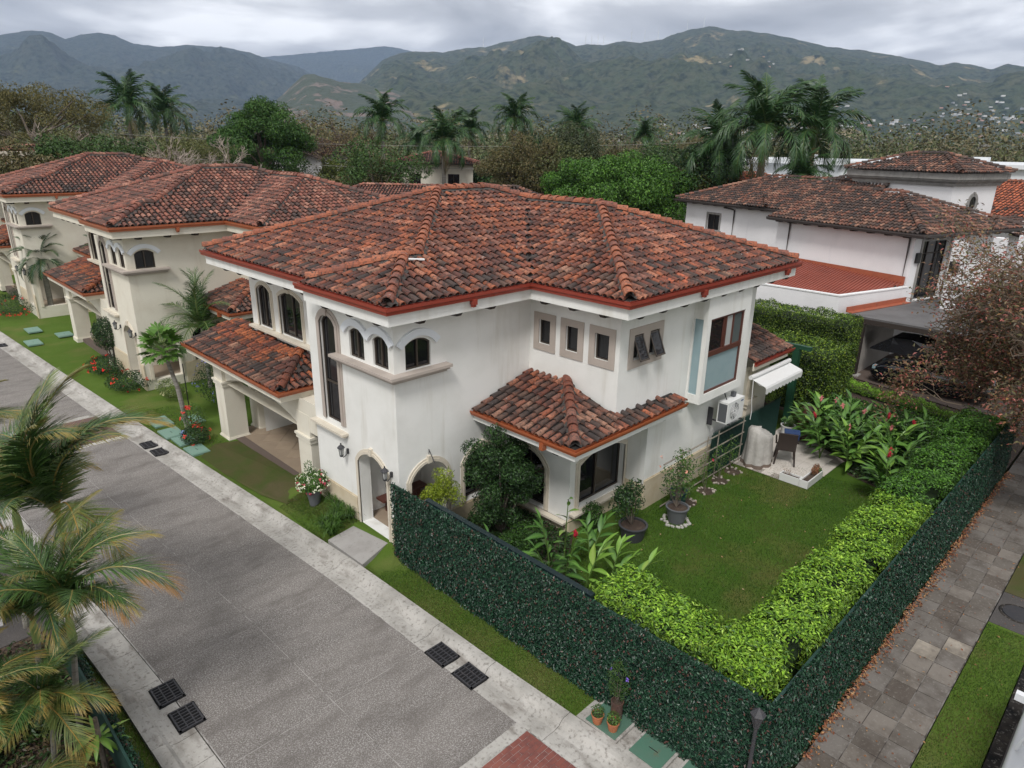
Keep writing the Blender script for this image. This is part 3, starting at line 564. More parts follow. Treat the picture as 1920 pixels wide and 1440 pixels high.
def clump_pts(c,r,n,shell=.65):
    d=sph(n); rr=rng.uniform(shell,1,n)**.6; return np.array(c)+d*np.array(r)*rr[:,None],d
GRN=[(.035,.085,.018),(.05,.115,.02),(.025,.06,.015),(.075,.15,.03)]
def face_pts(o,u,v,n,jit=.03):
    """random points on a parallelogram with normal u x v"""
    o,u,v=map(lambda a:np.array(a,float),(o,u,v)); a=rng.uniform(0,1,(n,2)); nr=np.cross(u,v); nr/=np.linalg.norm(nr)
    return o+a[:,:1]*u+a[:,1:]*v+nr*rng.normal(0,jit,(n,1)),np.tile(nr,(n,1))
# ---------------------------------------------------------------- terrain under everything
def ss(x,a,b): t=np.clip((x-a)/(b-a),0,1); return t*t*(3-2*t)
def kerbR(y): return np.interp(y,[-60,0,4.6,7.6,12.8,19,26,44.9,70,110],[8.1,7.98,7.88,7.74,7.61,7.2,6.7,5.54,3.9,1])
def gz(x,y):
    """height of the verge and gardens near the villa"""
    return .25*ss(x-kerbR(y),.1,1.0)*ss(y,12.0,13.0)*(1-ss(y,16.5,19))
M['ground']=mat('ground_soil_grass',(.09,.10,.045),.95,noise=(.02,(.12,.10,.06),.4,.6),noise2=(.3,(.06,.075,.03),.5,.75))
g=MB(); g.box((-30000,-30000,-2.0),(30000,30000,-.62)); tag(g.build('ground',M['ground']),kind='structure')
def grass_mat(name,a,b,c,d):
    return mat(name,a,.95,noise=(1.1,b,.42,.66,5),noise2=(.45,c,.52,.72,4),streak=(60,d,.5,.75,3,(60,60,60)),bump=(70,.7,.03),spec=.1)
M['grass']=grass_mat('lawn_grass',(.085,.145,.022),(.10,.16,.03),(.15,.16,.05),(.055,.10,.014))
M['grass_worn']=grass_mat('worn_grass',(.09,.085,.035),(.06,.09,.02),(.12,.095,.06),(.05,.05,.02))
M['grass_lawn']=grass_mat('garden_lawn_grass',(.055,.11,.015),(.075,.135,.02),(.13,.125,.04),(.03,.066,.008))
def sheet(name,pts,z,m,kind='structure',th=None):
    mb=MB()
    if th: mb.prism(pts,z-th,z)
    else: mb.add([(x,y,z) for x,y in pts],[list(range(len(pts)))])
    o=mb.build(name,M[m] if isinstance(m,str) else m); o['kind']=kind; return o
def blades(name,region,n,h,pal,zf,parent=None,wd=.006,ok=None):
    x0,x1,y0,y1=region; X=rng.uniform(x0,x1,n); Y=rng.uniform(y0,y1,n)
    if ok is not None: k=ok(X,Y); X,Y=X[k],Y[k]
    n=len(X); Z=zf(X,Y) if callable(zf) else np.full(n,zf); hh=h*rng.uniform(.5,1.3,n); a=rng.uniform(0,6.28,n); lean=rng.uniform(.1,.8,n)*hh; b=rng.uniform(0,6.28,n)
    P=np.stack([X,Y,Z-.005],1); s=np.stack([np.cos(a),np.sin(a),0*a],1)*(wd*rng.uniform(.7,1.4,n))[:,None]; tip=P+np.stack([np.cos(b)*lean,np.sin(b)*lean,hh],1)
    pal=np.array(pal); nz=.5+.5*np.sin(X*1.7+np.sin(Y*1.3)*2)*np.cos(Y*1.9+X*.6); w=np.clip(nz+rng.normal(0,.35,n),0,.999); c=pal[(w*len(pal)).astype(int)]*rng.uniform(.75,1.25,(n,1))
    mb=MB(); mb.add(np.stack([P-s,P+s,tip],1).reshape(-1,3),np.arange(n*3).reshape(-1,3),0,np.repeat(c,3,0)); o=mb.build(name,M['leaf'],parent)
    if parent is None: tag(o,None,None,None,'stuff')
    return o
# verge between street and villas, follows the kerb and rises to the door
ys=np.concatenate([np.arange(2.8,24,.35),np.arange(24,110,3.)]); us=np.linspace(0,1,14); V=[];
for y in ys:
    k=float(kerbR(y))+.0
    for u in us: x=k+u*(26-k); x=k+(x-k)*u if u<1 else 26; V.append((x,y,float(gz(np.array(x),np.array(y)))+0.0))
n=len(us); F=[[i*n+j,i*n+j+1,(i+1)*n+j+1,(i+1)*n+j] for i in range(len(ys)-1) for j in range(n-1)]
mb=MB(); mb.add(V,F); o=mb.build('verge',M['grass']); o['kind']='structure'
sheet('garden_bed',[(13.1,22),(45,22),(60,90),(10,110),(14,40)],.02,'soil')
# worn patch in front of the porch
M['wornsheet']=M['grass_worn']
pts=[(7.25,21.9),(7.3,20),(7.5,18),(7.75,16.9),(8.6,16.6),(8.72,17.5),(8.72,22.3),(8.0,22.6)]
mb=MB(); mb.add([(x,y,float(gz(np.array(x),np.array(y)))+.03) for x,y in pts],[list(range(len(pts)))]); o=mb.build('worn_grass',M['grass_worn']); o['kind']='structure'
# ---------------------------------------------------------------- street slabs
M['road']=mat('road_concrete',(.165,.148,.134),.95,noise=(.55,(.13,.116,.105),.42,.66,8,(.25,1.1,.5),(0,0,R(12))),noise2=(42,(.37,.35,.335),.46,.66,5),streak=(1,(.12,.107,.097),.48,.78,7,(.9,2.2,1),(0,0,R(20))),bump=(45,.5,.012))
M['joint']=mat('joint_filler',(.38,.36,.34),.9,noise=(2.5,(.12,.11,.10),.5,.6))
M['kerb']=mat('kerb_concrete',(.44,.42,.39),.92,noise=(1.2,(.30,.285,.26),.42,.66,8),noise2=(14,(.20,.185,.165),.53,.7,8),streak=(1,(.17,.15,.13),.55,.72,6,(2.4,.9,2)),bump=(40,.5,.012))
def kerbL(y): return kerbR(y)-5.5
road=MB(); 
def strip(y0,y1,fa,fb,z,th,name,parent,m,g=.0,dz=(0,0),n=None):
    n=n or max(2,int((y1-y0)/1.5)+1); yy=np.linspace(y0+g,y1-g,n); A=fa(yy); B=fb(yy)
    V=np.concatenate([np.stack([A,yy,np.full(n,z+dz[0])],1),np.stack([B,yy,np.full(n,z+dz[1])],1),np.stack([A,yy,np.full(n,z-th)],1),np.stack([B,yy,np.full(n,z-th)],1)])
    i=np.arange(n-1); F=np.concatenate([np.stack([i,n+i,n+i+1,i+1],1),np.stack([2*n+i,2*n+i+1,i+1,i],1)[:,::-1]*1,np.stack([n+i,3*n+i,3*n+i+1,n+i+1],1)]); mb=MB(); mb.add(V,F)
    mb.add([V[0],V[n],V[3*n],V[2*n]],[[0,3,2,1]]); mb.add([V[n-1],V[2*n-1],V[4*n-1],V[3*n-1]],[[0,1,2,3]])
    return mb.build(name,M[m],parent)
roadb=strip(-40,110,lambda y:kerbR(y)-4.9,lambda y:kerbR(y)-.75,-.0225,.2,'road',None,'joint',n=90); roadb['kind']='structure'
cx=lambda y:kerbR(y)-2.83
G_=.006
cuts=[6.75,9.5,12.6,15.8,19.0,22.2,25.4]
for a,b in zip(cuts[:-1],cuts[1:]):
    strip(a,b,lambda y:kerbR(y)-4.88,lambda y:cx(y)-G_,-.02,.05,'road_slab',roadb,'road',G_); strip(a,b,lambda y:cx(y)+G_,lambda y:kerbR(y)-.765,-.02,.05,'road_slab',roadb,'road',G_)
for a,b in ((28.6,32),(32,36),(36,41),(41,50),(50,60),(60,75),(75,110)):
    strip(a,b,lambda y:kerbR(y)-4.88,lambda y:kerbR(y)-.765,-.02,.05,'road_slab',roadb,'road',G_)
# brick crossings
M['brick']=mat('paving_brick',(.20,.065,.05),.9,noise=(7,(.13,.05,.045),.45,.7),noise2=(.9,(.26,.10,.075),.5,.75),bump=(50,.4,.01))
M['brickfar']=mat('worn_paving_brick',(.16,.085,.075),.9,noise=(2.5,(.13,.09,.08),.4,.65))
M['bjoint']=mat('brick_joint',(.075,.05,.045),.95)
bk=MB(); bk.box((-.108,-.048,-.03),(.108,.048,0)); bkm=bk.build('brick',M['brick'],mesh_only=True)
strip(6.5,6.75,lambda y:kerbR(y)-4.88,lambda y:kerbR(y)-.765,-.018,.05,'crossing_border',roadb,'kerb',.004,n=2)
strip(25.4,25.65,lambda y:kerbR(y)-4.88,lambda y:kerbR(y)-.765,-.018,.05,'crossing_border',roadb,'kerb',.004,n=2); strip(28.3,28.6,lambda y:kerbR(y)-4.88,lambda y:kerbR(y)-.765,-.018,.05,'crossing_border',roadb,'kerb',.004,n=2)
strip(3.4,6.49,lambda y:kerbR(y)-4.88,lambda y:kerbR(y)-.765,-.026,.05,'brick_bed',roadb,'bjoint',.004,n=2)
strip(25.66,28.29,lambda y:kerbR(y)-4.88,lambda y:kerbR(y)-.765,-.018,.05,'brick_bed',roadb,'brickfar',.004,n=2)
yy=6.44; row=0
while yy>4.4:
    x=float(kerbR(yy))-.775-.11-(.11 if row%2 else 0)
    if row%2: inst('brick',bkm,roadb,(float(kerbR(yy))-.775-.055,yy,-.018),(0,0,0),(.48,1,1))
    while x>4.6:
        if True: inst('brick',bkm,roadb,(x,yy,-.018+rng.normal(0,.0012)),(0,0,rng.normal(0,.012)))
        x-=.222
    yy-=.102; row+=1
# ---------------------------------------------------------------- gutters and kerbs, cast in lengths
kb=thing('kerb_line','rough pale concrete kerb with sloped gutter running along the villa side of the street','kerb')
kl=thing('kerb_line','mottled concrete kerb with sloped gutter beside the areca palms on the near side','kerb'); 
cutsR=[-3,3.2,6.15,8.05,9.75,13.3,15.6,18.6,21.9,24.4,28,34,42,52,70,110]
def kerb_piece(y0,y1,side,parent,ex=None):
    n=max(2,int((y1-y0)/1.2)+1); yy=np.linspace(y0+.006,y1-.006,n); V=[]
    prof=[(-.76,-.022),(-.70,-.02),(-.42,-.035),(-.30,-.01),(-.22,.085),(-.14,.10),(0.0,.105),(0.005,-.2),(-.76,-.2)]
    for y in yy:
        for u,z in prof:
            ud=u+float(rng.normal(0,.002))
            x=kerbR(y)+ud if side>0 else kerbR(y)-5.68-ud
            V.append((x,y,z+float(rng.normal(0,.0015))))
    k=len(prof); F=[[i*k+j,(i+1)*k+j,(i+1)*k+(j+1)%k,i*k+(j+1)%k] for i in range(n-1) for j in range(k)]
    mb=MB(); mb.add(V,F); mb.add(V[:k],[list(range(k))]); mb.add(V[-k:],[list(range(k))[::-1]]); return mb.build('kerb_section',M['kerb'],parent)
for a,b in zip(cutsR[:-1],cutsR[1:]): kerb_piece(a,b,1,kb)
for a,b in zip(*( [-3,6.2,9.9,10.6,12.4,13.6,16.8,20.5,25,30,38,50,70,110][:-1],[-3,6.2,9.9,10.6,12.4,13.6,16.8,20.5,25,30,38,50,70,110][1:])): kerb_piece(a,b,-1,kl)
# storm drain grates
def grate(x,y,label,w=.44,l=.58):
    t=thing('storm_grate',label,'drain grate',(x,y,-.012),0,'cast iron storm drain grates in the gutters')
    fr=MB(); wv,lv=w/2,l/2
    for a,b in (((-wv,-lv,0),(wv,-lv+.03,.03)),((-wv,lv-.03,0),(wv,lv,.03)),((-wv,-lv,0),(-wv+.03,lv,.03)),((wv-.03,-lv,0),(wv,lv,.03))): fr.box(a,b)
    fr.build('frame',M['cast'],t)
    for i in range(1,3): b=MB(); xx=-wv+w*i/3; b.box((xx-.012,-lv+.03,.002),(xx+.012,lv-.03,.027)); b.build('bar',M['cast'],t)
    for i in range(1,7): b=MB(); yy=-lv+l*i/7; b.box((-wv+.03,yy-.011,0),(wv-.03,yy+.011,.024)); b.build('bar',M['cast'],t)
    p=MB(); p.box((-wv-.02,-lv-.02,-.02),(wv+.02,lv+.02,.002)); p.build('pit',M['pit'],t)
M['pit']=mat('dark_pit',(.004,.004,.005),.9)
grate(7.15,9.07,'drain grate on the far side gutter, upper one of its pair by the verge'); grate(7.17,8.22,'drain grate on the far side gutter, lower one of its pair by the verge')
grate(2.68,11.9,'drain grate on the near side gutter, upper one of its pair below the palms'); grate(2.73,11.05,'drain grate on the near side gutter, lower one of its pair below the palms')
grate(6.42,23.3,'small far drain grate under the palm frond tips, nearer of its pair'); grate(6.36,24.15,'small far drain grate under the palm frond tips, farther of its pair')
grate(5.1,42.0,'distant drain grate at the left edge of the picture')
# path slab to the door
M['path']=mat('path_concrete',(.34,.325,.31),.9,noise=(2,(.27,.255,.24),.42,.7,8),noise2=(9,(.22,.21,.195),.58,.75),bump=(50,.4,.008))
mb=MB(); mb.add([(7.64,12.78,.118),(8.5,12.98,.235),(8.62,12.98,.245),(8.62,14.35,.245),(7.6,14.35,.118),(7.64,12.78,-.1),(8.62,12.98,-.1),(8.62,14.35,-.1),(7.6,14.35,-.1)],[[0,1,2,3,4],[5,6,2,1,0],[8,7,3,4][::-1],[5,0,4,8]]); tag(mb.build('door_path',M['path']),'pale concrete slab path leading from the kerb to the arched door','path')
# utility lids
M['lid']=mat('green_lid',(.075,.17,.12),.6,noise=(2,(.09,.16,.12),.4,.7),noise2=(5,(.13,.13,.08),.6,.75))
M['lid2']=mat('pale_green_lid',(.17,.29,.23),.6,noise=(2,(.2,.3,.25),.4,.7))
def lid(x,y,w,l,label,m='lid',z=.07,rz=0):
    t=thing('utility_lid',label,'utility cover',(x,y,z),rz,'green utility covers in the verge')
    b=MB(); b.box((-w/2,-l/2,-.05),(w/2,l/2,.012)); b.build('cover',M[m],t)
    b=MB(); b.box((-w/2-.05,-l/2-.05,-.06),(w/2+.05,l/2+.05,0.0)); b.build('surround',M['kerb' if m=='lid' else m],t)
    b=MB(); b.box((-.006,-.09,.012),(.006,.09,.018)); b.build('slot',M['black'],t)
lid(8.24,5.53,.66,.66,'dark green square cover under the terracotta pots',z=.085); lid(8.23,4.6,.62,.60,'dark green square cover between the potted one and the lamp post',z=.085); lid(8.27,3.75,.62,.6,'dark green square cover cut by the bottom edge near the lamp',z=.085)
lid(6.98+.35,25.9,.55,.9,'pale green cover on the lawn nearest the papaya, uppermost of three','lid2'); lid(7.25,24.55,.55,.85,'pale green cover left of the papaya trunk, second from the kerb','lid2'); lid(7.35,23.6,.5,.8,'pale green cover with a blue thing on it beside the papaya','lid2',.06); lid(7.35,22.5,.5,.75,'pale green cover below the flower bed at the porch corner','lid2',.06); lid(8.3,25.3,.5,.8,'pale green cover behind the papaya trunk','lid2')
lid(6.9,44.0,.55,1.1,'long pale green cover on the far lawn, uppermost','lid2',.12); lid(6.35,41.2,.55,1.1,'long pale green cover on the far lawn, nearest the kerb','lid2',.1); lid(7.9,41.9,.6,.9,'pale green cover on the far lawn beside the carport pillar','lid2',.12)
pads=MB(); pads.box((7.9,5.1,-.1),(8.6,5.15,.075)); 
sheet('cover_strip',[(7.89,6.06),(7.97,.5),(8.75,.5),(8.75,6.06)],.03,'kerb',th=.1)
# ---------------------------------------------------------------- side street pavement
M['pav']=mat('pavement_flag',(.175,.158,.142),.92,attr=True,noise=(1.3,(.075,.06,.048),.45,.72,7),noise2=(16,(.24,.22,.20),.56,.72,5),streak=(1,(.07,.055,.045),.58,.75,5,(.8,.8,.8)),bump=(45,.4,.01))
M['pjoint']=mat('pavement_joint',(.22,.205,.19),.95,noise=(3,(.06,.05,.045),.42,.55))
M['asphalt']=mat('asphalt',(.06,.055,.053),.95,noise=(1,(.085,.075,.07),.4,.7),noise2=(30,(.13,.12,.115),.55,.7),bump=(50,.5,.01))
pv=sheet('pavement',[(9.3,1.36),(60,1.36),(60,2.74),(9.3,2.74)],-.02,'pjoint',th=.2)
pvm=[]
for k,c in enumerate(((1,1,1),(.8,.78,.75),(1.15,1.12,1.08),(.65,.6,.56),(2.0,1.95,1.8))):
    b=MB(); b.add([(-.27,-.22,0),(.27,-.22,0),(.27,.22,0),(-.27,.22,0),(-.27,-.22,-.04),(.27,-.22,-.04),(.27,.22,-.04),(-.27,.22,-.04)],[[0,1,2,3],[0,4,5,1],[1,5,6,2],[2,6,7,3],[3,7,4,0]],0,c); pvm.append(b.build('flagstone',M['pav'],mesh_only=True))
i=0; x=9.6
while x<34:
    for j in range(3):
        k=4 if (abs(x-15.4)<.3 and j==0) or (abs(x-14.9)<.3 and j==1) else rng.choice(4,p=[.4,.3,.15,.15])
        inst('flagstone',pvm[k],pv,(x,1.6+j*.455,-.008+rng.normal(0,.003)),(rng.normal(0,.004),rng.normal(0,.004),rng.normal(0,.006)),(1.0,1.0,1))
    x+=.56; i+=1
sheet('verge_strip',[(8.9,.5),(16.7,.5),(16.7,1.34),(8.9,1.34)],.0,'grass',th=.2); sheet('verge_strip',[(18.3,.5),(60,.5),(60,1.34),(18.3,1.34)],.0,'grass_worn',th=.2)
sheet('driveway_pad',[(16.72,.3),(18.28,.3),(18.28,1.34),(16.72,1.34)],-.004,'asphalt',th=.2)
sheet('side_kerb',[(8.9,.12),(60,.12),(60,.48),(8.9,.48)],-.02,'pav',th=.2)
sheet('side_road',[(-60,-9),(60,-9),(60,.1),(-60,.1)],-.12,'asphalt',th=.1)
sheet('garden_ground',[(26,2.8),(60,2.8),(60,21.9),(26,21.9)],.0,'soil')
mh=thing('manhole_cover','dark round manhole cover set in the concrete pad beside the pavement','manhole',(17.5,.92,0)); b=MB(); b.lathe([(0,.02),(.30,.02),(.31,.0)],k=28); b.build('lid',M['cast'],mh); b=MB(); b.lathe([(.315,0),(.36,.012),(.38,0)],k=28); b.build('rim',M['pav'],mh)
# ---------------------------------------------------------------- leaf-covered fences
FL=[(.007,.032,.017),(.011,.047,.024),(.018,.068,.034),(.03,.095,.05),(.10,.045,.035),(.004,.018,.011)]; FP=[.24,.27,.2,.09,.05,.15]
def leaf_fence(label,P0,P1,h,rail=None):
    W=Wall(P0,P1); t=thing('screen_fence',label,'fence',(P0[0],P0[1],0)); og=(P0[0],P0[1],0)
    b=MB(); wbox(b,W,0,W.L,-.05,h-.02,-.06,-.01); b.build('fence_panel',M['darkgreen'],t,og)
    n=int(W.L*h*2100); u=rng.uniform(0,W.L,n); z=h*rng.uniform(0,1.0,n); top=rng.uniform(0,1,n)<.06; z[top]=h+rng.uniform(-.03,.05,top.sum())
    o=rng.uniform(.0,.07,n)+.02*np.sin(u*5)*np.cos(z*6)
    P=np.stack([W.P0[0]+W.d[0]*u+W.n[0]*o,W.P0[1]+W.d[1]*u+W.n[1]*o,z],1)
    mb=MB(); leaves(mb,P,np.tile([W.n[0],W.n[1],.35],(n,1)),.062,.034,FL,FP,droop=.5); o=mb.build('leaf_cover',M['leafs'],t,og); o['kind']='stuff'
    if rail: b=MB(); wbox(b,W,rail[0],rail[1],1.86,h+.02,-.20,-.075); b.build('top_rail',M['navy'],t,og)
    return t
M['navy']=mat('dark_blue_green_rail',(.008,.02,.022),.45)
leaf_fence('tall dark artificial-leaf fence along the street verge, from the villa door to the corner',(8.52,12.62),(8.52,2.85),2.1,(1.2,6.2))
leaf_fence('tall dark artificial-leaf fence running beside the flagstone pavement',(8.52,2.85),(26.0,2.85),2.1)
# ---------------------------------------------------------------- hedges
def hedge(label,path,w,h,L=.085,Wd=.034,den=520,pal=None,probs=None,z0=.2,sq=3.2,core=(.014,.03,.008),holes=0,group=None,flat=False,sides=1.0):
    """rounded clipped hedge along a plan path"""
    t=thing('hedge',label,'hedge',(path[0][0],path[0][1],z0),group=group); og=(path[0][0],path[0][1],z0)
    lv=MB(); co=MB()
    for a,b in zip(path[:-1],path[1:]):
        a=np.array(a,float); b=np.array(b,float); d=b-a; Ln=np.hypot(*d); d/=Ln; s=np.array([-d[1],d[0]]); 
        n=int(Ln*(w+2*h)*den); th=rng.uniform(0,math.pi,n); u=rng.uniform(-.35*w if not flat else 0,Ln+(.35*w if not flat else 0),n)
        c,sn=np.cos(th),np.sin(th); e=2/sq; X=np.sign(c)*np.abs(c)**e*w/2; 
        # square profile sampled evenly by perimeter
        per=rng.uniform(0,w+2*h*sides,n); side=np.where(per<w,0,np.where(per<w+h*sides,1,2)); 
        X=np.where(side==0,per-w/2,np.where(side==1,w/2,-w/2)); Z=np.where(side==0,h,h-(per-w-np.where(side==2,h*sides,0)))
        rr=.14; ex=np.clip(np.abs(X)-(w/2-rr),0,rr); ez=np.clip(Z-(h-rr),0,rr); Z=Z-np.where(side==0,rr-np.sqrt(np.clip(rr*rr-ex*ex,0,None)),0); 
        bump=.07*np.sin(u*2.3+X*3)+.05*np.sin(u*5.1+Z*4)+.05*np.sin(u*11+X*9); 
        nx=np.where(side==0,X/w*.5,np.where(side==1,1,-1)); nz=np.where(side==0,1,.25)
        j=rng.normal(0,.03,n)-np.abs(rng.normal(0,.05,n))
        X=X+nx*(j+bump*.5); Z=Z+np.where(side==0,bump+j,0); keep=Z>0
        if holes and Ln>5: keep&=~((np.sin(u*1.9+.7)+np.sin(u*3.3)>1.15)&(X*holes<-w*.22))
        P=np.stack([a[0]+d[0]*u+s[0]*X,a[1]+d[1]*u+s[1]*X,z0+Z],1)[keep]; Nn=np.stack([s[0]*nx,s[1]*nx,nz],1)[keep]
        n0=len(lv.C); leaves(lv,P,Nn,L,Wd,pal,probs); tp=np.repeat((side==0)[keep],4); lv.C[-1]=lv.C[-1]*np.where(tp,1.3,.72)[:,None]  # top highlight and paler new growth put into the leaf colour, sides darkened
        if flat:
            for e_,sg in ((0,-1),(Ln,1)):
                m=int(w*h*den); x=rng.uniform(-w/2,w/2,m); zz=rng.uniform(0,h,m); q=e_+sg*rng.uniform(-.05,.04,m)
                leaves(lv,np.stack([a[0]+d[0]*q+s[0]*x,a[1]+d[1]*q+s[1]*x,z0+zz],1),np.tile([d[0]*sg,d[1]*sg,.3],(m,1)),L,Wd,pal,probs)
        i=.07; c0=a-d*(0 if flat else .3)+d*i; c1=b+d*(0 if flat else .3)-d*i; k=w/2-.16
        co.prism([tuple(c0+s*-k),tuple(c1+s*-k),tuple(c1+s*k),tuple(c0+s*k)],z0-.2,z0+h-.32,0,core)
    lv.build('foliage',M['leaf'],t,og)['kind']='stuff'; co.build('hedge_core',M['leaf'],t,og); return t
HG=[(.13,.25,.022),(.18,.32,.03),(.075,.16,.016),(.26,.40,.055),(.03,.08,.009)]
HM=[(.045,.12,.014),(.065,.165,.02),(.03,.08,.011),(.10,.22,.025),(.015,.045,.007)]
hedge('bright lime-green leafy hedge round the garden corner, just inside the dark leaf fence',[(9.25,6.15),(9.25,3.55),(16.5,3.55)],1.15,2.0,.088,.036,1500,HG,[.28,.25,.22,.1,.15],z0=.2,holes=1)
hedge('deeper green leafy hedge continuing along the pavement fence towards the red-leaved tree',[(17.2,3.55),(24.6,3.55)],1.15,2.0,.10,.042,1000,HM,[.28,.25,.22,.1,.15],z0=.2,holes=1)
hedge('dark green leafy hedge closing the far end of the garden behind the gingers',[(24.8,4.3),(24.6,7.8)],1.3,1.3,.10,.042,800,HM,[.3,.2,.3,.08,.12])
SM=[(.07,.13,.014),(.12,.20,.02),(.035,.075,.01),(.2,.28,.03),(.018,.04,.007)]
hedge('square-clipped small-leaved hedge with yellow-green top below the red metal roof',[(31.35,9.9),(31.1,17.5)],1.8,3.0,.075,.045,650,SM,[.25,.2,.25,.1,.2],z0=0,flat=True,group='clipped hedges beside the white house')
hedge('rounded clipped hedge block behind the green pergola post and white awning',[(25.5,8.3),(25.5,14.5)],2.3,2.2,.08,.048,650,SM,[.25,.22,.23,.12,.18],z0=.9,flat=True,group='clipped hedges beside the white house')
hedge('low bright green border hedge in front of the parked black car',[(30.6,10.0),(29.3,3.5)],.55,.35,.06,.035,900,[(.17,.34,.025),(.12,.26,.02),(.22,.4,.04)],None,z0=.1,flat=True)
# ---------------------------------------------------------------- garden lawn, patio
def lz(X,Y): return np.full(np.shape(X),.25)
sheet('garden_lawn',[(8.62,2.95),(24.2,2.95),(24.2,9.42),(14.8,9.42),(14.8,10.05),(12.32,10.05),(12.32,12.4),(8.62,12.4)],.25,'grass_lawn')
sheet('planting_bed',[(8.6,6.6),(9.9,6.9),(11.3,9.2),(12.3,9.9),(12.3,12.45),(8.6,12.45)],.262,'soil')
sheet('planting_bed',[(20.8,4.2),(24.2,4.2),(24.2,9.4),(23.5,9.2),(22.3,6.6),(21.4,6.2)],.262,'soil')
def cover(name,poly,z,n,pal,L=.09):
    P0=np.array(poly); a=rng.uniform(P0.min(0),P0.max(0),(n*2,2)); k=inpoly(a[:,0],a[:,1],poly); a=a[k]; m=len(a); mb=MB(); leaves(mb,np.stack([a[:,0],a[:,1],z+rng.uniform(0,.14,m)],1),np.tile([0,0,1.],(m,1)),L,L*.4,pal,droop=0); mb.build(name,M['leaf'])['kind']='stuff'
GC=[(.02,.06,.012),(.035,.09,.018),(.05,.12,.022),(.012,.035,.008)]
cover('ground_cover',[(8.65,6.6),(9.9,6.9),(11.3,9.2),(12.2,9.9),(12.2,12.4),(8.65,12.4)],.27,7500,GC); cover('ground_cover',[(20.9,4.2),(24.2,4.2),(24.2,9.2),(23.5,9.0),(22.35,6.6),(21.4,6.2)],.27,5500,GC)
BL=[(.03,.075,.008),(.045,.105,.012),(.06,.125,.018),(.09,.10,.03)]
blades('grass_blades',(9.8,20.8,4.2,9.4),85000,.05,BL,.25)
BV=[(.04,.09,.012),(.06,.12,.016),(.08,.13,.025),(.12,.12,.04)]
blades('grass_blades',(7.62,8.55,6.1,12.75),26000,.04,BV,0.0,ok=lambda X,Y:X>kerbR(Y)+.01)
blades('grass_blades',(7.55,8.6,14.4,17.0),12000,.05,BV,gz,ok=lambda X,Y:X>kerbR(Y)+.01)
blades('grass_blades',(6.9,8.6,17.0,22.3),9000,.03,[(.10,.10,.04),(.13,.11,.06),(.07,.09,.03)],0.0,ok=lambda X,Y:X>kerbR(Y)+.01)
blades('grass_blades',(9.5,16.6,.5,1.34),15000,.045,BV,0.0); blades('grass_blades',(6.7,8.4,22.3,27.5),9000,.05,BV,0.0,ok=lambda X,Y:X>kerbR(Y)+.01)
M['ptile']=mat('white_patio_tile',(.60,.55,.50),.6,noise=(3,(.5,.45,.4),.45,.75)); M['pgrout']=mat('patio_grout',(.33,.29,.26),.9)
pp=[(19.45,9.15),(19.42,6.9),(22.3,6.62),(23.7,9.0),(23.7,9.4),(19.45,9.4)]
pa=sheet('patio',pp,.268,'pgrout')
b=MB(); b.box((-.297,-.147,-.01),(.297,.147,.01)); ptm=b.build('patio_tile',M['ptile'],mesh_only=True)
for i in range(9):
    for j in range(10):
        x=19.75+i*.6-(.3 if j%2 else 0); y=6.8+j*.3
        if inpoly(np.array([x-.28,x+.28]),np.array([y,y]),pp).all(): inst('patio_tile',ptm,pa,(x,y,.272+rng.normal(0,.001)))
# ---------------------------------------------------------------- small plants and pots
def pot(name,label,cat,x,y,z,r0,r1,h,m,group=None,soil=True):
    t=thing(name,label,cat,(x,y,z),0,group); b=MB(); b.lathe([(0,0),(r1,0),(r0*.97,h*.93),(r0*1.05,h*.93),(r0*1.05,h),(r0*.9,h),(r0*.88,h*.86),(0,h*.86)],k=22); b.build('pot',M[m],t,smooth=False)
    if soil: b=MB(); b.lathe([(0,h*.89),(r0*.89,h*.88)],k=16); b.build('soil',M['soil'],t)
    return t
M['terra']=mat('terracotta',(.42,.15,.065),.8,noise=(9,(.3,.11,.06),.5,.7)); M['gpot']=mat('grey_pot',(.12,.125,.135),.6); M['wpot']=mat('white_pot',(.72,.72,.7),.4)
M['bpot']=mat('charcoal_pot',(.05,.052,.058),.6); M['brpot']=mat('brown_glazed_pot',(.10,.06,.05),.35,noise=(8,(.17,.09,.06),.5,.7)); M['tpot']=mat('teal_pot',(.015,.05,.055),.5)
M['petal']=mat('petal',(1,1,1),.6,attr=True)
def bush(t,c,r,n,L,Wd,pal,probs=None,stems=5,name='foliage',h0=0,shell=.45,m='leaf',clumps=None,flowers=None,sr=.012):
    mb=MB(); c=np.array(c,float); r=np.array(r,float)*np.ones(3)
    if clumps:
        cc=c+sph(clumps)*r*rng.uniform(.2,1.0,(clumps,1)); cr=r.mean()*(.42 if clumps<30 else .27)
        for q in cc: P,d=clump_pts(q,(cr,cr,cr*.85),n//clumps,.5); leaves(mb,P,d,L,Wd,pal,probs)
    else: cc=c+sph(stems)*r*.6; P,d=clump_pts(c,r,n,shell); leaves(mb,P,d,L,Wd,pal,probs)
    o=mb.build(name,M[m],t)
    st=MB()
    for q in cc[:stems+4]:
        b=np.array([c[0]*.3,c[1]*.3,h0]); mid=(b+q)/2+rng.normal(0,.04,3); st.tube([b,mid,q],[sr,sr*.75,sr*.4],5)
    st.build('stem',M['bark'],t)
    if flowers:
        for (pn,col,k,sz) in flowers:
            f=MB(); P,d=clump_pts(c,r*1.06,k,.9); 
            for p_,d_ in zip(P,d): leaves(f,np.tile(p_,(6,1))+rng.normal(0,sz*.25,(6,3)),np.tile(d_+[0,0,.5],(6,1)),sz,sz*.7,[col],vary=.12)
            fo_=f.build(pn,M['petal'],t)
            if k>1: fo_['kind']='stuff'
    return o
DK=[(.018,.05,.014),(.03,.075,.02),(.05,.11,.03),(.012,.03,.01)]
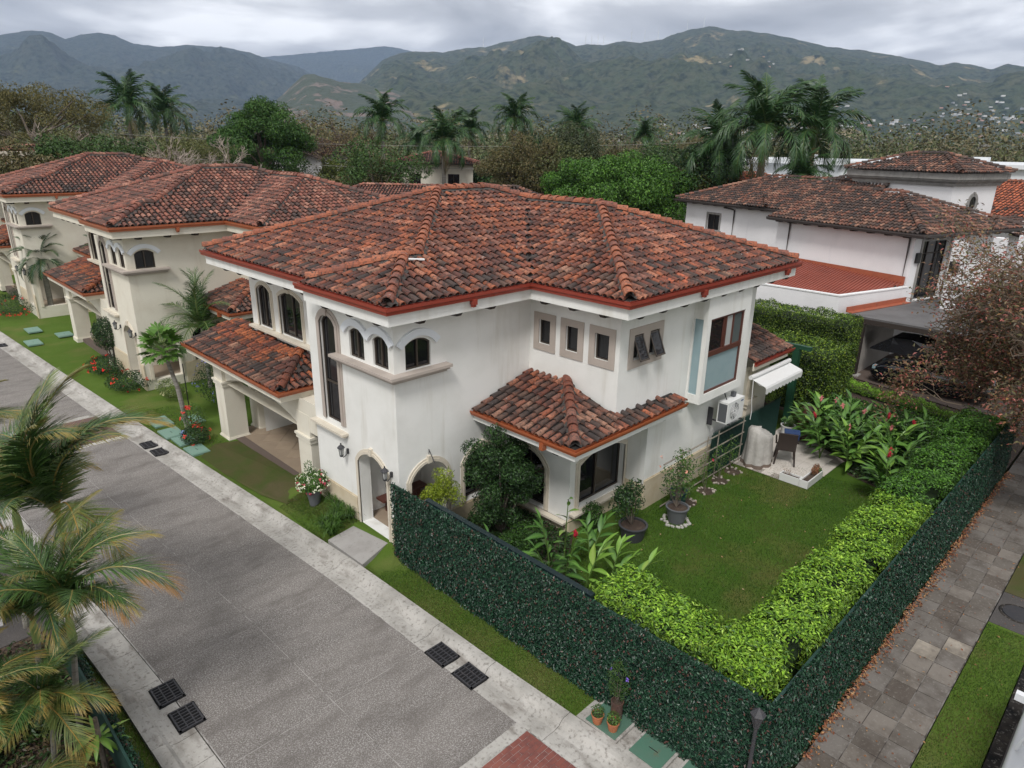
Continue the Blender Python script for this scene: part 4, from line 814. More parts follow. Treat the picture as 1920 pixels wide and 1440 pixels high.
t=thing('shrub','large dark small-leaved shrub standing in front of the garden room arch','shrub',(11.0,11.3,.25)); bush(t,(0,0,1.75),(1.05,1.0,1.35),17000,.08,.036,DK,stems=12,clumps=60,sr=.035)
t=thing('shrub','round yellow-green shrub in front of the open arch by the fence end','shrub',(9.62,12.0,.25)); bush(t,(0,0,1.55),(.48,.45,.5),3200,.075,.025,[(.2,.27,.02),(.28,.35,.035),(.14,.2,.015)],stems=4,clumps=26)
for k,(x,y,s_) in enumerate(((9.4,11.2,.5),(10.1,10.1,.55),(9.3,9.6,.45),(10.9,10.3,.45),(9.5,8.6,.45),(12.9,9.75,.35))):
    t=thing('low_shrub',('low dark shrub against the fence rail near the yellow-green shrub','low dark shrub in the bed at the foot of the big shrub','low fern-like shrub halfway along the dark fence rail','low shrub under the garden room side arch','low green shrub beside the tall ginger leaves','low dark shrub below the garden room sill')[k],'shrub',(x,y,.25)); bush(t,(0,0,.4),(s_,s_,.42),1500,.07,.03,[(.02,.055,.012),(.035,.09,.018),(.055,.13,.02)],stems=3)
# potted plants in the garden
t=pot('potted_shrub','leafy shrub in a wide black pot on the lawn below the garden room window','potted plant',13.35,8.75,.25,.37,.28,.42,'bpot'); bush(t,(.05,.15,1.15),(.62,.6,.6),1500,.085,.04,DK,stems=8,h0=.35,clumps=16,sr=.014)
t=pot('potted_camellia','tall thin camellia with peach flowers in a grey pot ringed by stones','potted plant',14.95,8.42,.25,.31,.22,.46,'gpot'); bush(t,(.1,.2,1.35),(.5,.5,.85),850,.075,.04,[(.03,.08,.02),(.06,.13,.03),(.09,.17,.03)],stems=8,h0=.4,clumps=14,flowers=[('flower',(.75,.35,.25),4,.05)],sr=.012)
st=MB()
for i in range(34): a=i/34*6.283; st.lathe([(0,.05),(.04,.03),(.05,0)],(.0+.30*math.cos(a)*rng.uniform(.9,1.35),.30*math.sin(a)*rng.uniform(.9,1.35),0),6)
o=st.build('stone_ring',M['kerb'],t); o['kind']='stuff'
t=pot('teal_planter','dark teal round planter behind the grey camellia pot','plant pot',15.5,8.75,.25,.24,.2,.62,'tpot')
for k,(x,y) in enumerate(((16.1,8.75),(17.1,8.75),(18.0,8.8),(18.9,8.85))):
    t=thing('rose_bush','thin young rose in stone-ringed soil at the trellis foot, '+('nearest of four','second of four from the camera','third of four from the camera','farthest of four, by the patio')[k],'rose bush',(x,y,.25),0,'young roses along the trellis')
    b=MB(); b.lathe([(0,.03),(.2,.02),(.26,.005)],k=14); b.build('soil',M['soil'],t); s2=MB()
    for i in range(11): a=rng.uniform(0,6.283); q=rng.uniform(.16,.3); s2.obox((q*math.cos(a),q*math.sin(a),.02),(.07*rng.uniform(.6,1.2),.05,.035),Matrix.Rotation(a,3,'Z'))
    s2.build('stone_ring',M['tan'],t)['kind']='stuff'
    bush(t,(0,.1,.75),(.28,.22,.5),240,.055,.035,[(.06,.13,.03),(.09,.17,.03)],stems=4,flowers=[('flower',(.6,.02,.08),1,.06)] if k==2 else None,sr=.008)
M['bamboo']=mat('weathered_pole',(.26,.23,.19),.8,noise=(6,(.15,.13,.1),.45,.7))
t=thing('trellis','weathered pole trellis with three rails in front of the villa wall and picket fence','trellis',(15.2,9.12,.25)); W=Wall((15.2,9.12),(19.95,9.12))
for z in (.06,.55,.98,1.38): b=MB(); b.tube([(0,0,z-.0),(2.4,.0,z+.02),(4.75,0,z)],.022,6); b.build('rail',M['bamboo'],t)
for u in (.9,2.3,2.95,4.55): b=MB(); b.tube([(u,-.03,-.05),(u+.03,-.03,1.55)],.02,6); b.build('upright',M['bamboo'],t)
t=thing('picket_fence','dark green metal picket fence between the villa wall and the patio','fence',(18.1,9.22,.25)); b=MB()
for i in range(52):
    x=i*.09; b.box((x-.018,-.012,0),(x+.018,.012,1.42)); b.add([(x-.018,-.012,1.42),(x+.018,-.012,1.42),(x+.018,.012,1.42),(x-.018,.012,1.42),(x,0,1.52)],[[0,1,4],[1,2,4],[2,3,4],[3,0,4]])
b.build('pickets',M['darkgreen'],t)['kind']='stuff'
for z in (.2,1.2): b=MB(); b.box((0,.013,z),(4.65,.045,z+.05)); b.build('rail',M['darkgreen'],t)
b=MB(); b.box((0,.05,0),(4.65,.06,1.35)); b.build('backing_screen',M['darkgreen'],t)
# barbecue cover, chair, cooler, planters
M['canvas']=mat('beige_canvas',(.44,.42,.39),.85,noise=(4,(.36,.34,.31),.45,.7),bump=(14,.6,.03)); M['hem']=mat('brown_hem',(.16,.12,.095),.85)
t=thing('covered_grill','draped beige fabric cover with brown hem over patio equipment','grill cover',(20.05,8.6,.27)); b=MB(); k=40
prof=[(0,.56,.44),(.12,.54,.43),(.5,.50,.40),(.85,.48,.37),(1.08,.47,.36),(1.17,.40,.31),(1.17,0.0,0.0)]
V=[];a=np.arange(k)*2*np.pi/k
for z,rx,ry in prof:
    f=1+.09*np.sin(a*7+z*1.5)*(1-z/1.6)+.04*np.sin(a*13); 
    for i in range(k): V.append((rx*f[i]*math.cos(a[i]),ry*f[i]*math.sin(a[i]),z+(.14*math.cos(a[i]-2.6) if z>1.0 else 0)))
F=[[i*k+j,i*k+(j+1)%k,(i+1)*k+(j+1)%k,(i+1)*k+j] for i in range(len(prof)-1) for j in range(k)]; b.add(V,F,[1 if q<k else 0 for q in range(len(F))]); b.build('fabric_cover',[M['canvas'],M['hem']],t,smooth=True)
t=thing('patio_chair','dark brown plastic armchair on the white patio holding a blue box','chair',(20.75,8.0,.28),R(115)); t.scale=(1.25,)*3; M['plas']=mat('brown_plastic',(.035,.024,.02),.4)
for sx,sy in ((-1,-1),(1,-1),(-1,1),(1,1)): b=MB(); b.tube([(sx*.25,sy*.24,0),(sx*.2,sy*.2,.42)],[.022,.03],6); b.build('leg',M['plas'],t)
b=MB(); b.obox((0,0,.43),(.46,.46,.04)); b.build('seat',M['plas'],t); b=MB(); b.obox((0,.27,.68),(.46,.03,.5),Matrix.Rotation(R(-12),3,'X')); b.build('backrest',M['plas'],t)
for sx in (-1,1): b=MB(); b.tube([(sx*.24,-.2,.42),(sx*.26,-.2,.64),(sx*.26,.22,.66)],.022,6); b.build('armrest',M['plas'],t)
M['blue']=mat('blue_box',(.02,.045,.13),.5); t=thing('blue_box','navy blue lidded box standing on the seat of the brown chair','box',(20.95,7.95,.98),R(115)); t.scale=(1.2,)*3; b=MB(); b.obox((0,0,.12),(.36,.3,.24),taper=1.05); b.build('box_body',M['blue'],t); b=MB(); b.obox((0,0,.26),(.40,.34,.05)); b.build('lid',M['blue'],t)
def trough(x0,y0,x1,y1,label):
    t=thing('planter_trough',label,'planter',((x0+x1)/2,(y0+y1)/2,.27),0,'white planter troughs at the patio corner'); w,l=(x1-x0)/2,(y1-y0)/2; b=MB()
    b.box((-w,-l,0),(w,-l+.03,.24)); b.box((-w,l-.03,0),(w,l,.24)); b.box((-w,-l+.03,0),(-w+.03,l-.03,.24)); b.box((w-.03,-l+.03,0),(w,l-.03,.24)); b.build('trough',M['wpot'],t); b=MB(); b.box((-w+.031,-l+.031,.01),(w-.031,l-.031,.19)); b.build('soil',M['soil'],t); return t
t=trough(19.42,6.93,19.66,7.55,'white planter trough with sparse dry sprigs, the left one at the patio corner'); bush(t,(0,.1,.3),(.08,.2,.1),40,.05,.02,[(.25,.13,.06)],stems=3,sr=.005)
t=trough(19.42,6.66,20.55,6.92,'white planter trough with reddish succulents, the right one at the patio corner'); bush(t,(.25,0,.36),(.25,.1,.17),260,.06,.03,[(.25,.09,.05),(.18,.10,.05),(.3,.15,.08)],stems=4,sr=.006)
b=MB(); P,d=clump_pts((.5,0,.26),(.1,.1,.07),150,.6); leaves(b,P,d,.04,.03,[(.06,.16,.03)]); b.build('green_succulent',M['leaf'],t)
t=pot('white_planter','round white pot with a broad-leaved seedling at the back of the patio','potted plant',22.85,8.85,.28,.25,.2,.46,'wpot'); bush(t,(0,0,.62),(.18,.18,.14),40,.2,.09,[(.1,.2,.06),(.16,.26,.1)],stems=3,h0=.4,sr=.008)
M['rust']=mat('brown_planter',(.075,.022,.014),.6,noise=(4,(.05,.018,.012),.45,.7))
for x,y,h,l in ((22.75,9.75,1.15,'tall square brown planter behind the picket fence end'),(23.2,8.35,1.15,'tall square brown planter beside the white pot, under the gingers')):
    t=thing('tall_planter',l,'planter',(x,y,.27),R(8),'tall brown planters on the patio'); b=MB(); b.obox((0,0,h/2),(.5,.5,h)); b.build('planter_box',M['rust'],t); b=MB(); b.obox((0,0,h+.003),(.42,.42,.006)); b.build('soil',M['soil'],t)
    if y>9: bush(t,(0,0,h+.25),(.32,.32,.3),420,.07,.035,[(.12,.22,.03),(.2,.3,.05)],stems=3,h0=h)
M['pgreen']=mat('green_post',(.012,.06,.03),.5)
t=thing('pergola_post','dark green square pergola post with short beam end above the patio','post',(23.85,9.35,.27)); b=MB(); b.box((-.11,-.11,0),(.11,.11,3.0)); b.build('post',M['pgreen'],t); b=MB(); b.box((-.08,-.5,3.0),(.08,.6,3.14)); b.build('beam',M['pgreen'],t)
# awning and air conditioner
M['awn']=mat('white_awning',(.72,.72,.71),.6)
t=thing('awning','retracted white awning with scalloped valance on the villa side wall','awning',(20.2,9.15,2.95)); b=MB(); b.tube([(-.1,.06,.1),(2.75,.06,.1)],.075,10); b.build('roller',M['awn'],t)
b=MB(); V=[];n=44
for i in range(n+1):
    x=i/n*2.75; V+=[(x,.05,.02),(x,-.42,-.13),(x,-.45,-.19),(x,-.45,-.33-.06*abs(math.sin(i*math.pi/4)))]
b.add(V,[[i*4+j,i*4+j+1,(i+1)*4+j+1,(i+1)*4+j] for i in range(n) for j in range(3)]); b.build('valance',M['awn'],t)
for x in (.05,2.65): b=MB(); b.tube([(x,.06,.05),(x,-.2,-.12),(x,-.4,-.12)],.02,5); b.build('arm',M['awn'],t)
b=MB(); b.tube([(-.02,0,.05),(0,-.03,-.7),(.06,-.05,-1.05),(.03,-.05,-1.35)],.012,5); b.build('crank_rod',M['awn'],t)
M['grille']=mat('dark_grille',(.11,.115,.125),.5,metal=.2); M['logo']=mat('blue_print',(.04,.07,.2),.5)
t=thing('air_conditioner','white outdoor air conditioner unit bracketed to the villa side wall under the bay window','air conditioner',(18.1,8.86,2.1)); b=MB(); b.box((0,0,0),(1.0,.34,.68)); b.build('casing',M['white_paint'],t)
b=MB(); b.box((-.006,.03,.04),(-.001,.30,.62)); b.build('coil_grille',M['grille'],t); g_=MB()
b=MB(); a=np.linspace(0,2*np.pi,29)[:-1]; b.add([(.42+.27*math.cos(q),-.004,.34+.27*math.sin(q)) for q in a],[list(range(28))]); fo=b.build('fan_opening',M['grille'],t)
for r in (.06,.11,.16,.21,.26): g_.tube([(.42+r*math.cos(q),-.014,.34+r*math.sin(q)) for q in np.linspace(0,2*np.pi,25)],.006,4,caps=False)
for i in range(10): q=i*math.pi/5; g_.tube([(.42+.04*math.cos(q),-.014,.34+.04*math.sin(q)),(.42+.27*math.cos(q+.5),-.014,.34+.27*math.sin(q+.5))],.006,4)
g_.build('fan_guard',M['white_paint'],t); b=MB(); b.box((.78,-.005,.56),(.93,-.002,.60)); b.build('logo_plate',M['logo'],t)
for x in (.12,.85): b=MB(); b.box((x,-.05,-.05),(x+.04,.58,-.01)); b.build('bracket',M['cast'],t)
b=MB(); b.box((-.13,.42,-.12),(-.09,.58,.45)); b.build('mounting_rail',M['cast'],t); b=MB(); b.box((.62,.16,.69),(.74,.28,.84)); b.build('isolator_box',M['grille'],t); b=MB(); b.tube([(.25,.2,.69),(.3,.3,.8),(.45,.45,.95),(.4,.58,1.0)],.018,5); b.build('pipe',M['black'],t)
# ---------------------------------------------------------------- gingers with large separate leaves
def big_leaf(L=1.0,Wd=.27,col=(.06,.16,.02),rib=(.2,.3,.06),bend=.5,n=7,fold=.25):
    mb=MB(); t=np.linspace(0,1,n); w=Wd*.5*np.sin(np.pi*np.clip(t,.02,.985)**.8); z=-bend*t**2*L*.5; y=t*L*(1-.12*bend*t)
    V=np.concatenate([np.stack([-w,y,z+w*fold],1),np.stack([0*w,y,z],1),np.stack([w,y,z+w*fold],1)]); i=np.arange(n-1)
    c=np.array([col]*n+[rib]*n+[col]*n); mb.add(V,np.concatenate([np.stack([i,n+i,n+i+1,i+1],1),np.stack([n+i,2*n+i,2*n+i+1,n+i+1],1)]),0,c); return mb.build('leaf',M['leafs'],mesh_only=True,smooth=True)
GLD=[big_leaf(col=(.035,.10,.018),rib=(.09,.2,.04),bend=b_) for b_ in (.35,.7,1.0)]+[big_leaf(col=(.06,.16,.022),rib=(.13,.26,.05),bend=b_) for b_ in (.5,.9)]
GLL=[big_leaf(col=(.13,.27,.03),rib=(.22,.38,.07),bend=b_) for b_ in (.4,.8)]+[big_leaf(col=(.2,.34,.05),rib=(.3,.42,.1),bend=.5)]+[big_leaf(col=(.06,.16,.022),rib=(.16,.3,.06),bend=.6)]
def torch(col):
    mb=MB(); mb.lathe([(.004,-.05),(.03,0),(.042,.06),(.03,.15),(.008,.2)],k=8,col=col); P,d=clump_pts((0,0,.08),(.045,.045,.1),40,.9); leaves(mb,P,d+[0,0,1.5],.05,.03,[col],droop=-1.5); return mb.build('flower',M['petal'],mesh_only=True)
TR,TP=torch((.42,.015,.035)),torch((.65,.22,.22))
def ginger(x,y,z,az,lean,H,nl,L,pal,label,flower=None,group='ginger plants in the garden',stalks=1):
    t=thing('ginger_plant',label,'ginger plant',(x,y,z),0,group)
    for sidx in range(stalks):
        a0=az+(sidx-(stalks-1)/2)*1.15+rng.normal(0,.2); ln=lean*rng.uniform(.7,1.3); h=H*rng.uniform(.8,1.1); tt=np.linspace(0,1,7)
        P=np.stack([math.cos(a0)*ln*tt**1.6,math.sin(a0)*ln*tt**1.6,h*tt],1); s_=MB(); s_.tube(P,np.linspace(.022,.01,7),6,0,(.09,.16,.04)); s_.build('stem',M['leaf'],t)
        for i in range(nl):
            f=.3+.7*i/(nl-1); p=[np.interp(f,tt,P[:,q]) for q in range(3)]; sd=1 if i%2 else -1
            out=a0+sd*(1.15-.75*(i/(nl-1)))+rng.normal(0,.15); el=.35+.65*(i/(nl-1))+rng.normal(0,.12); l=L*(.75+.45*math.sin(math.pi*min(1,i/(nl-1)+.15)))*rng.uniform(.85,1.15)
            o=inst('leaf',pal[rng.integers(len(pal))],t,p); o.rotation_euler=(el,rng.normal(0,.25),out-math.pi/2); o.scale=(l,l,l)
        if flower and sidx==0: o=inst('flower',flower,t,(P[-1][0]*.8,P[-1][1]*.8,h*1.03)); o.rotation_euler=(rng.normal(0,.2),rng.normal(0,.2),0)
    return t
gl='ginger with '
ginger(10.75,9.35,.26,R(100),.35,1.2,11,.50,GLD,'upright dark ginger frond nearest the big shrub, in the corner bed'); ginger(11.25,9.3,.26,R(-100),.1,1.6,8,.48,GLL,'pale lime ginger with upright furled leaves in the corner bed'); 
ginger(10.95,8.9,.26,R(-60),.15,1.0,8,.42,GLD,'small dark ginger with a deep red flower cone in the corner bed',TR); ginger(10.6,8.1,.26,R(-40),.4,1.15,9,.5,GLL,'bright ginger frond leaning over the lawn, middle of the corner bed')
ginger(10.9,7.2,.26,R(-40),.45,1.15,9,.52,GLL,'bright ginger frond closest to the hedge, leaning over the lawn'); ginger(10.0,7.55,.26,R(-120),.2,.9,7,.42,GLL,'short lime ginger shoot pressed against the fence rail'); ginger(10.35,8.5,.26,R(-150),.3,1.2,9,.46,GLD,'dark ginger frond rising behind the short lime shoot')
for k_,(x,y,az,pl) in enumerate(((11.5,8.7,30,GLD),(10.3,9.0,200,GLD),(11.3,7.9,-20,GLL),(10.4,6.9,-90,GLL),(9.8,8.6,180,GLD),(9.6,9.9,150,GLD))):
    ginger(x,y,.26,R(az),.4,1.05,9,.46,pl,('dark double ginger clump under the garden room corner','dark double ginger clump behind the fence rail','lime double ginger clump at the lawn edge','lime double ginger clump meeting the hedge end','dark double ginger clump tucked behind the fence','dark double ginger clump near the fern-like shrub')[k_],stalks=2)
spots=[(22.6,7.9,R(150),TP,'a pink cone rising highest, beside the brown planter'),(21.9,7.3,R(170),TR,'small red cones, spreading over the patio edge'),(22.5,6.7,R(200),TP,'pale pink cones at the patio corner'),(21.6,6.3,R(190),TP,'a single pink cone drooping to the lawn'),
 (23.3,6.9,R(100),TP,'two pink cones in front of the far hedge'),(23.6,7.9,R(120),TP,'dark leaves against the far hedge'),(22.9,5.7,R(150),TR,'a dark red cone among lime leaves'),(23.8,5.6,R(60),TR,'a crimson cone above long leaves near the far corner'),
 (22.2,5.1,R(190),TP,'lime leaves behind the hedge, mid garden'),(21.3,4.9,R(180),TR,'twin red cones leaning on the hedge'),(20.3,4.75,R(170),TR,'tall red cones nearest the camera by the hedge'),(24.0,4.9,R(90),None,'leaves tangled with the hedge at the far corner')]
for k,(x,y,az,fl,l) in enumerate(spots): ginger(x,y,.26,az,.62,1.5 if k not in (9,10) else 1.15,10,.58,GLD[2:]+GLD[3:] if k%3 else GLD[3:]+GLL[:2],gl+l,fl,stalks=5)
# leaf litter and lawn bits
def litter(name,n,f,pal,L=.06,label=None):
    P=np.array([f() for _ in range(n)]); mb=MB(); leaves(mb,P,np.tile([0,0,1.],(n,1)),L,L*.55,pal,droop=0); tag(mb.build(name,M['leaf']),None,None,None,'stuff')
DL=[(.35,.17,.08),(.28,.11,.06),(.42,.25,.13),(.2,.08,.05)]
litter('leaf_litter',1500,lambda:(rng.uniform(10,26),2.76-abs(rng.normal(0,.09)),.01+rng.uniform(0,.03)),DL,.07); litter('leaf_litter',420,lambda:(rng.uniform(10,30),rng.uniform(.5,2.7),.008),DL,.055)
litter('leaf_litter',60,lambda:(rng.uniform(10,20),rng.uniform(4.5,9),.29),[(.5,.33,.22),(.4,.25,.15)],.06)
# ---------------------------------------------------------------- street-side pots, lamp, flowers
t=pot('flower_pot','tall grey tapered pot of pink and white bougainvillea on the verge','potted plant',8.25,16.15,.12,.22,.13,.58,'gpot'); bush(t,(0,0,.82),(.48,.45,.3),1500,.06,.035,[(.05,.13,.02),(.09,.19,.03)],stems=6,h0=.5,flowers=[('white_flowers',(.75,.76,.6),75,.045),('pink_flowers',(.55,.06,.12),26,.05)]); 
b=MB(); b.tube([(0,0,.9),(-.05,.1,1.35)],.01,5); P,d=clump_pts((-.05,.1,1.25),(.14,.14,.22),130,.4); leaves(b,P,d,.05,.03,[(.05,.13,.02)],droop=.3); b.build('sprig',M['leaf'],t)
GB=[(.05,.12,.018),(.08,.17,.025),(.035,.085,.012)]
def arching(t,n,h,r,pal,wd=.014,nseg=4,name='blades'):
    mb=MB(); 
    a=rng.uniform(0,6.283,n); rr=r*rng.uniform(.4,1.2,n); hh=h*rng.uniform(.6,1.15,n); b0=rng.uniform(0,.1,(n,2)); pal=np.array(pal); c=pal[rng.integers(len(pal),size=n)]*rng.uniform(.8,1.2,(n,1))
    d=np.stack([np.cos(a),np.sin(a)],1); s=np.stack([-np.sin(a),np.cos(a)],1); T=np.linspace(0,1,nseg+1); Vs=[]
    for k_,q in enumerate(T):
        c2=b0+d*(rr*q)[:,None]; z=hh*(4*q*(1-q)*.75+.25*q) if False else hh*np.sin(q*2.3)/1.0; w_=wd*(1-q*.92)
        Vs.append(np.concatenate([c2-s*w_,z[:,None]],1)); Vs.append(np.concatenate([c2+s*w_,z[:,None]],1))
    V=np.stack(Vs,1).reshape(-1,3); m=2*(nseg+1); i=np.arange(n)[:,None]*m; F=np.concatenate([i+np.array([[2*k_,2*k_+1,2*k_+3,2*k_+2]]) for k_ in range(nseg)]); mb.add(V,F,0,np.repeat(c,m,0)); return mb.build(name,M['leaf'],t)
for k,(x,y) in enumerate(((8.05,14.75),(8.3,15.0),(8.5,15.35),(8.45,14.65),(7.85,14.95),(7.8,14.55),(8.6,15.75))):
    t=thing('strap_leaf_plant',('clump of arching strap leaves spilling over the path beside the door','clump of arching strap leaves, middle of the group','clump of strap leaves against the wall plinth','clump of strap leaves touching the door jamb','clump of strap leaves leaning over the kerb','clump of strap leaves nearest the street at the path corner','clump of strap leaves farthest from the path')[k],'grass clump',(x,y,float(gz(np.array(x),np.array(y)))),0,'strap-leaf clumps beside the door path'); arching(t,130,.34,.42,GB,.012)
t=pot('terracotta_pot','small terracotta pot with green sprigs, left one on the green cover','potted plant',8.0,5.66,.098,.115,.08,.19,'terra','terracotta pots on the green cover'); bush(t,(0,0,.26),(.13,.13,.11),260,.035,.022,[(.07,.15,.03),(.05,.1,.03)],stems=4,h0=.17,sr=.004)
t=pot('terracotta_pot','small terracotta pot with green sprigs, right one on the green cover','potted plant',8.07,5.36,.098,.115,.08,.19,'terra','terracotta pots on the green cover'); bush(t,(0,0,.26),(.13,.13,.11),300,.035,.022,[(.09,.18,.03),(.06,.12,.03)],stems=4,h0=.17,sr=.004)
t=pot('tall_brown_pot','brown glazed urn holding a leggy purple-flowered plant against the leaf fence','potted plant',8.36,5.5,.098,.115,.11,.36,'brpot'); bush(t,(0,.0,.85),(.2,.22,.42),420,.09,.015,[(.04,.09,.02),(.06,.12,.03)],stems=9,h0=.32,flowers=[('purple_flower',(.22,.12,.6),4,.045)],sr=.005)
t=thing('garden_lamp','short black post lamp with lantern head at the fence corner','lamp post',(8.32,2.98,0)); b=MB(); b.lathe([(.07,0),(.07,.12),(.035,.16),(.028,1.72),(.05,1.76),(.05,1.8)],k=10); b.build('post',M['cast'],t)
b=MB(); b.lathe([(.06,1.8),(.1,1.98),(.115,1.99),(.12,2.01),(.03,2.1),(.0,2.13)],k=6); b.build('lantern_roof',M['cast'],t); b=MB(); b.lathe([(.055,1.81),(.096,1.975)],k=6); b.build('lamp_glass',M['curtain'],t)
# bench and pots inside the entrance
t=thing('bench','dark wooden bench against the wall inside the entrance arch','bench',(9.95,14.25,.257)); b=MB(); b.box((-.75,-.18,.44),(.75,.18,.5)); b.build('seat',M['redwood'],t)
for x in (-.5,.4): b=MB(); b.box((x,-.14,0),(x+.14,.14,.44)); b.build('leg',M['redwood'],t)
for k,(x,s_) in enumerate(((9.55,.8),(10.0,1.15))): t=pot('white_pot',('small white pot with a seedling on the entrance bench','larger white pot with a leafy plant on the entrance bench')[k],'potted plant',x,14.22,.757,.1*s_,.08*s_,.18*s_,'wpot','white pots on the bench'); bush(t,(0,0,.34*s_),(.16*s_,)*3,160,.06,.04,[(.03,.07,.02)],stems=3,h0=.15,sr=.005)
# ---------------------------------------------------------------- planting by the second villa
def bed(label,x,y,z,r,n,fl,nf,pal=DK,h=.4,fs=.09): t=thing('flower_bush',label,'flowering bush',(x,y,z)); bush(t,(0,0,h*.55),(r[0],r[1],h*.62),n,.07,.035,pal,stems=3,flowers=[('flower',fl,nf,fs)]); return t
bed('low dark bush with red ixora heads, left of the second villa path',7.75,33.6,.1,(.9,1.25),3000,(.7,.02,.015),26,h=.55); bed('low dark bush with red ixora heads, right of the second villa path',7.75,30.6,.1,(.95,1.1),3000,(.7,.02,.015),14,h=.55)
bed('long dark bush with red flowers at the left edge beyond the far lawn',6.9,50.0,.2,(1.4,3.2),4000,(.6,.03,.02),50,h=.6)
t=thing('topiary_shrub','round dark shrub on thin stems beside the second villa lamp','shrub',(8.15,34.2,.1)); bush(t,(0,0,1.55),(.7,.7,.8),4200,.08,.045,DK,stems=6,sr=.03)
bed('mixed dark bush with blue flowers beyond the porch columns',10.2,26.4,.05,(1.3,1.6),4200,(.25,.27,.6),60,h=1.6,fs=.05); bed('dark foliage bush between the first and second villas',12.2,25.5,.05,(1.2,1.3),3200,(.1,.16,.04),10,h=2.2)
bed('green bush with white blossoms above the porch roof, between the villas',12.6,27.2,.05,(1.6,1.5),4500,(.7,.7,.66),14,[(.05,.13,.03),(.08,.19,.04)],h=3.4,fs=.08); bed('small red-flowered bush beside the papaya trunk',7.95,24.2,.05,(.45,.55),900,(.6,.04,.03),14,[(.06,.13,.03),(.1,.17,.04)],h=.9)
bed('flower bed with small red blooms at the papaya foot',7.6,23.2,.05,(.5,.6),1200,(.65,.05,.03),6,h=.45); bed('grassy pale bush by the second villa plinth',8.6,28.3,.1,(.5,.9),1200,(.4,.4,.2),8,[(.16,.2,.06),(.1,.15,.05)],h=.6)
t=thing('blue_ball','small pale blue ball lying on the green cover','ball',(7.45,23.85,.2)); b=MB(); b.lathe([(0,-.11),(.08,-.08),(.115,0),(.08,.08),(0,.11)],k=12); b.build('ball',mat('pale_blue',(.3,.42,.75),.5),t,smooth=True)
for k,(x,y,r_,h_) in enumerate(((8.6,52.8,1.2,.9),(11,43.5,1.3,2.0),(12.5,45,1.5,2.6))):
    bed(('pale green low shrub mass beside the third villa pillar','dark shrub between the second and third villas','tall dark shrub behind the date palm')[k],x,y,.1,(r_,r_),2600,(.1,.14,.04),4,DK,h=h_)
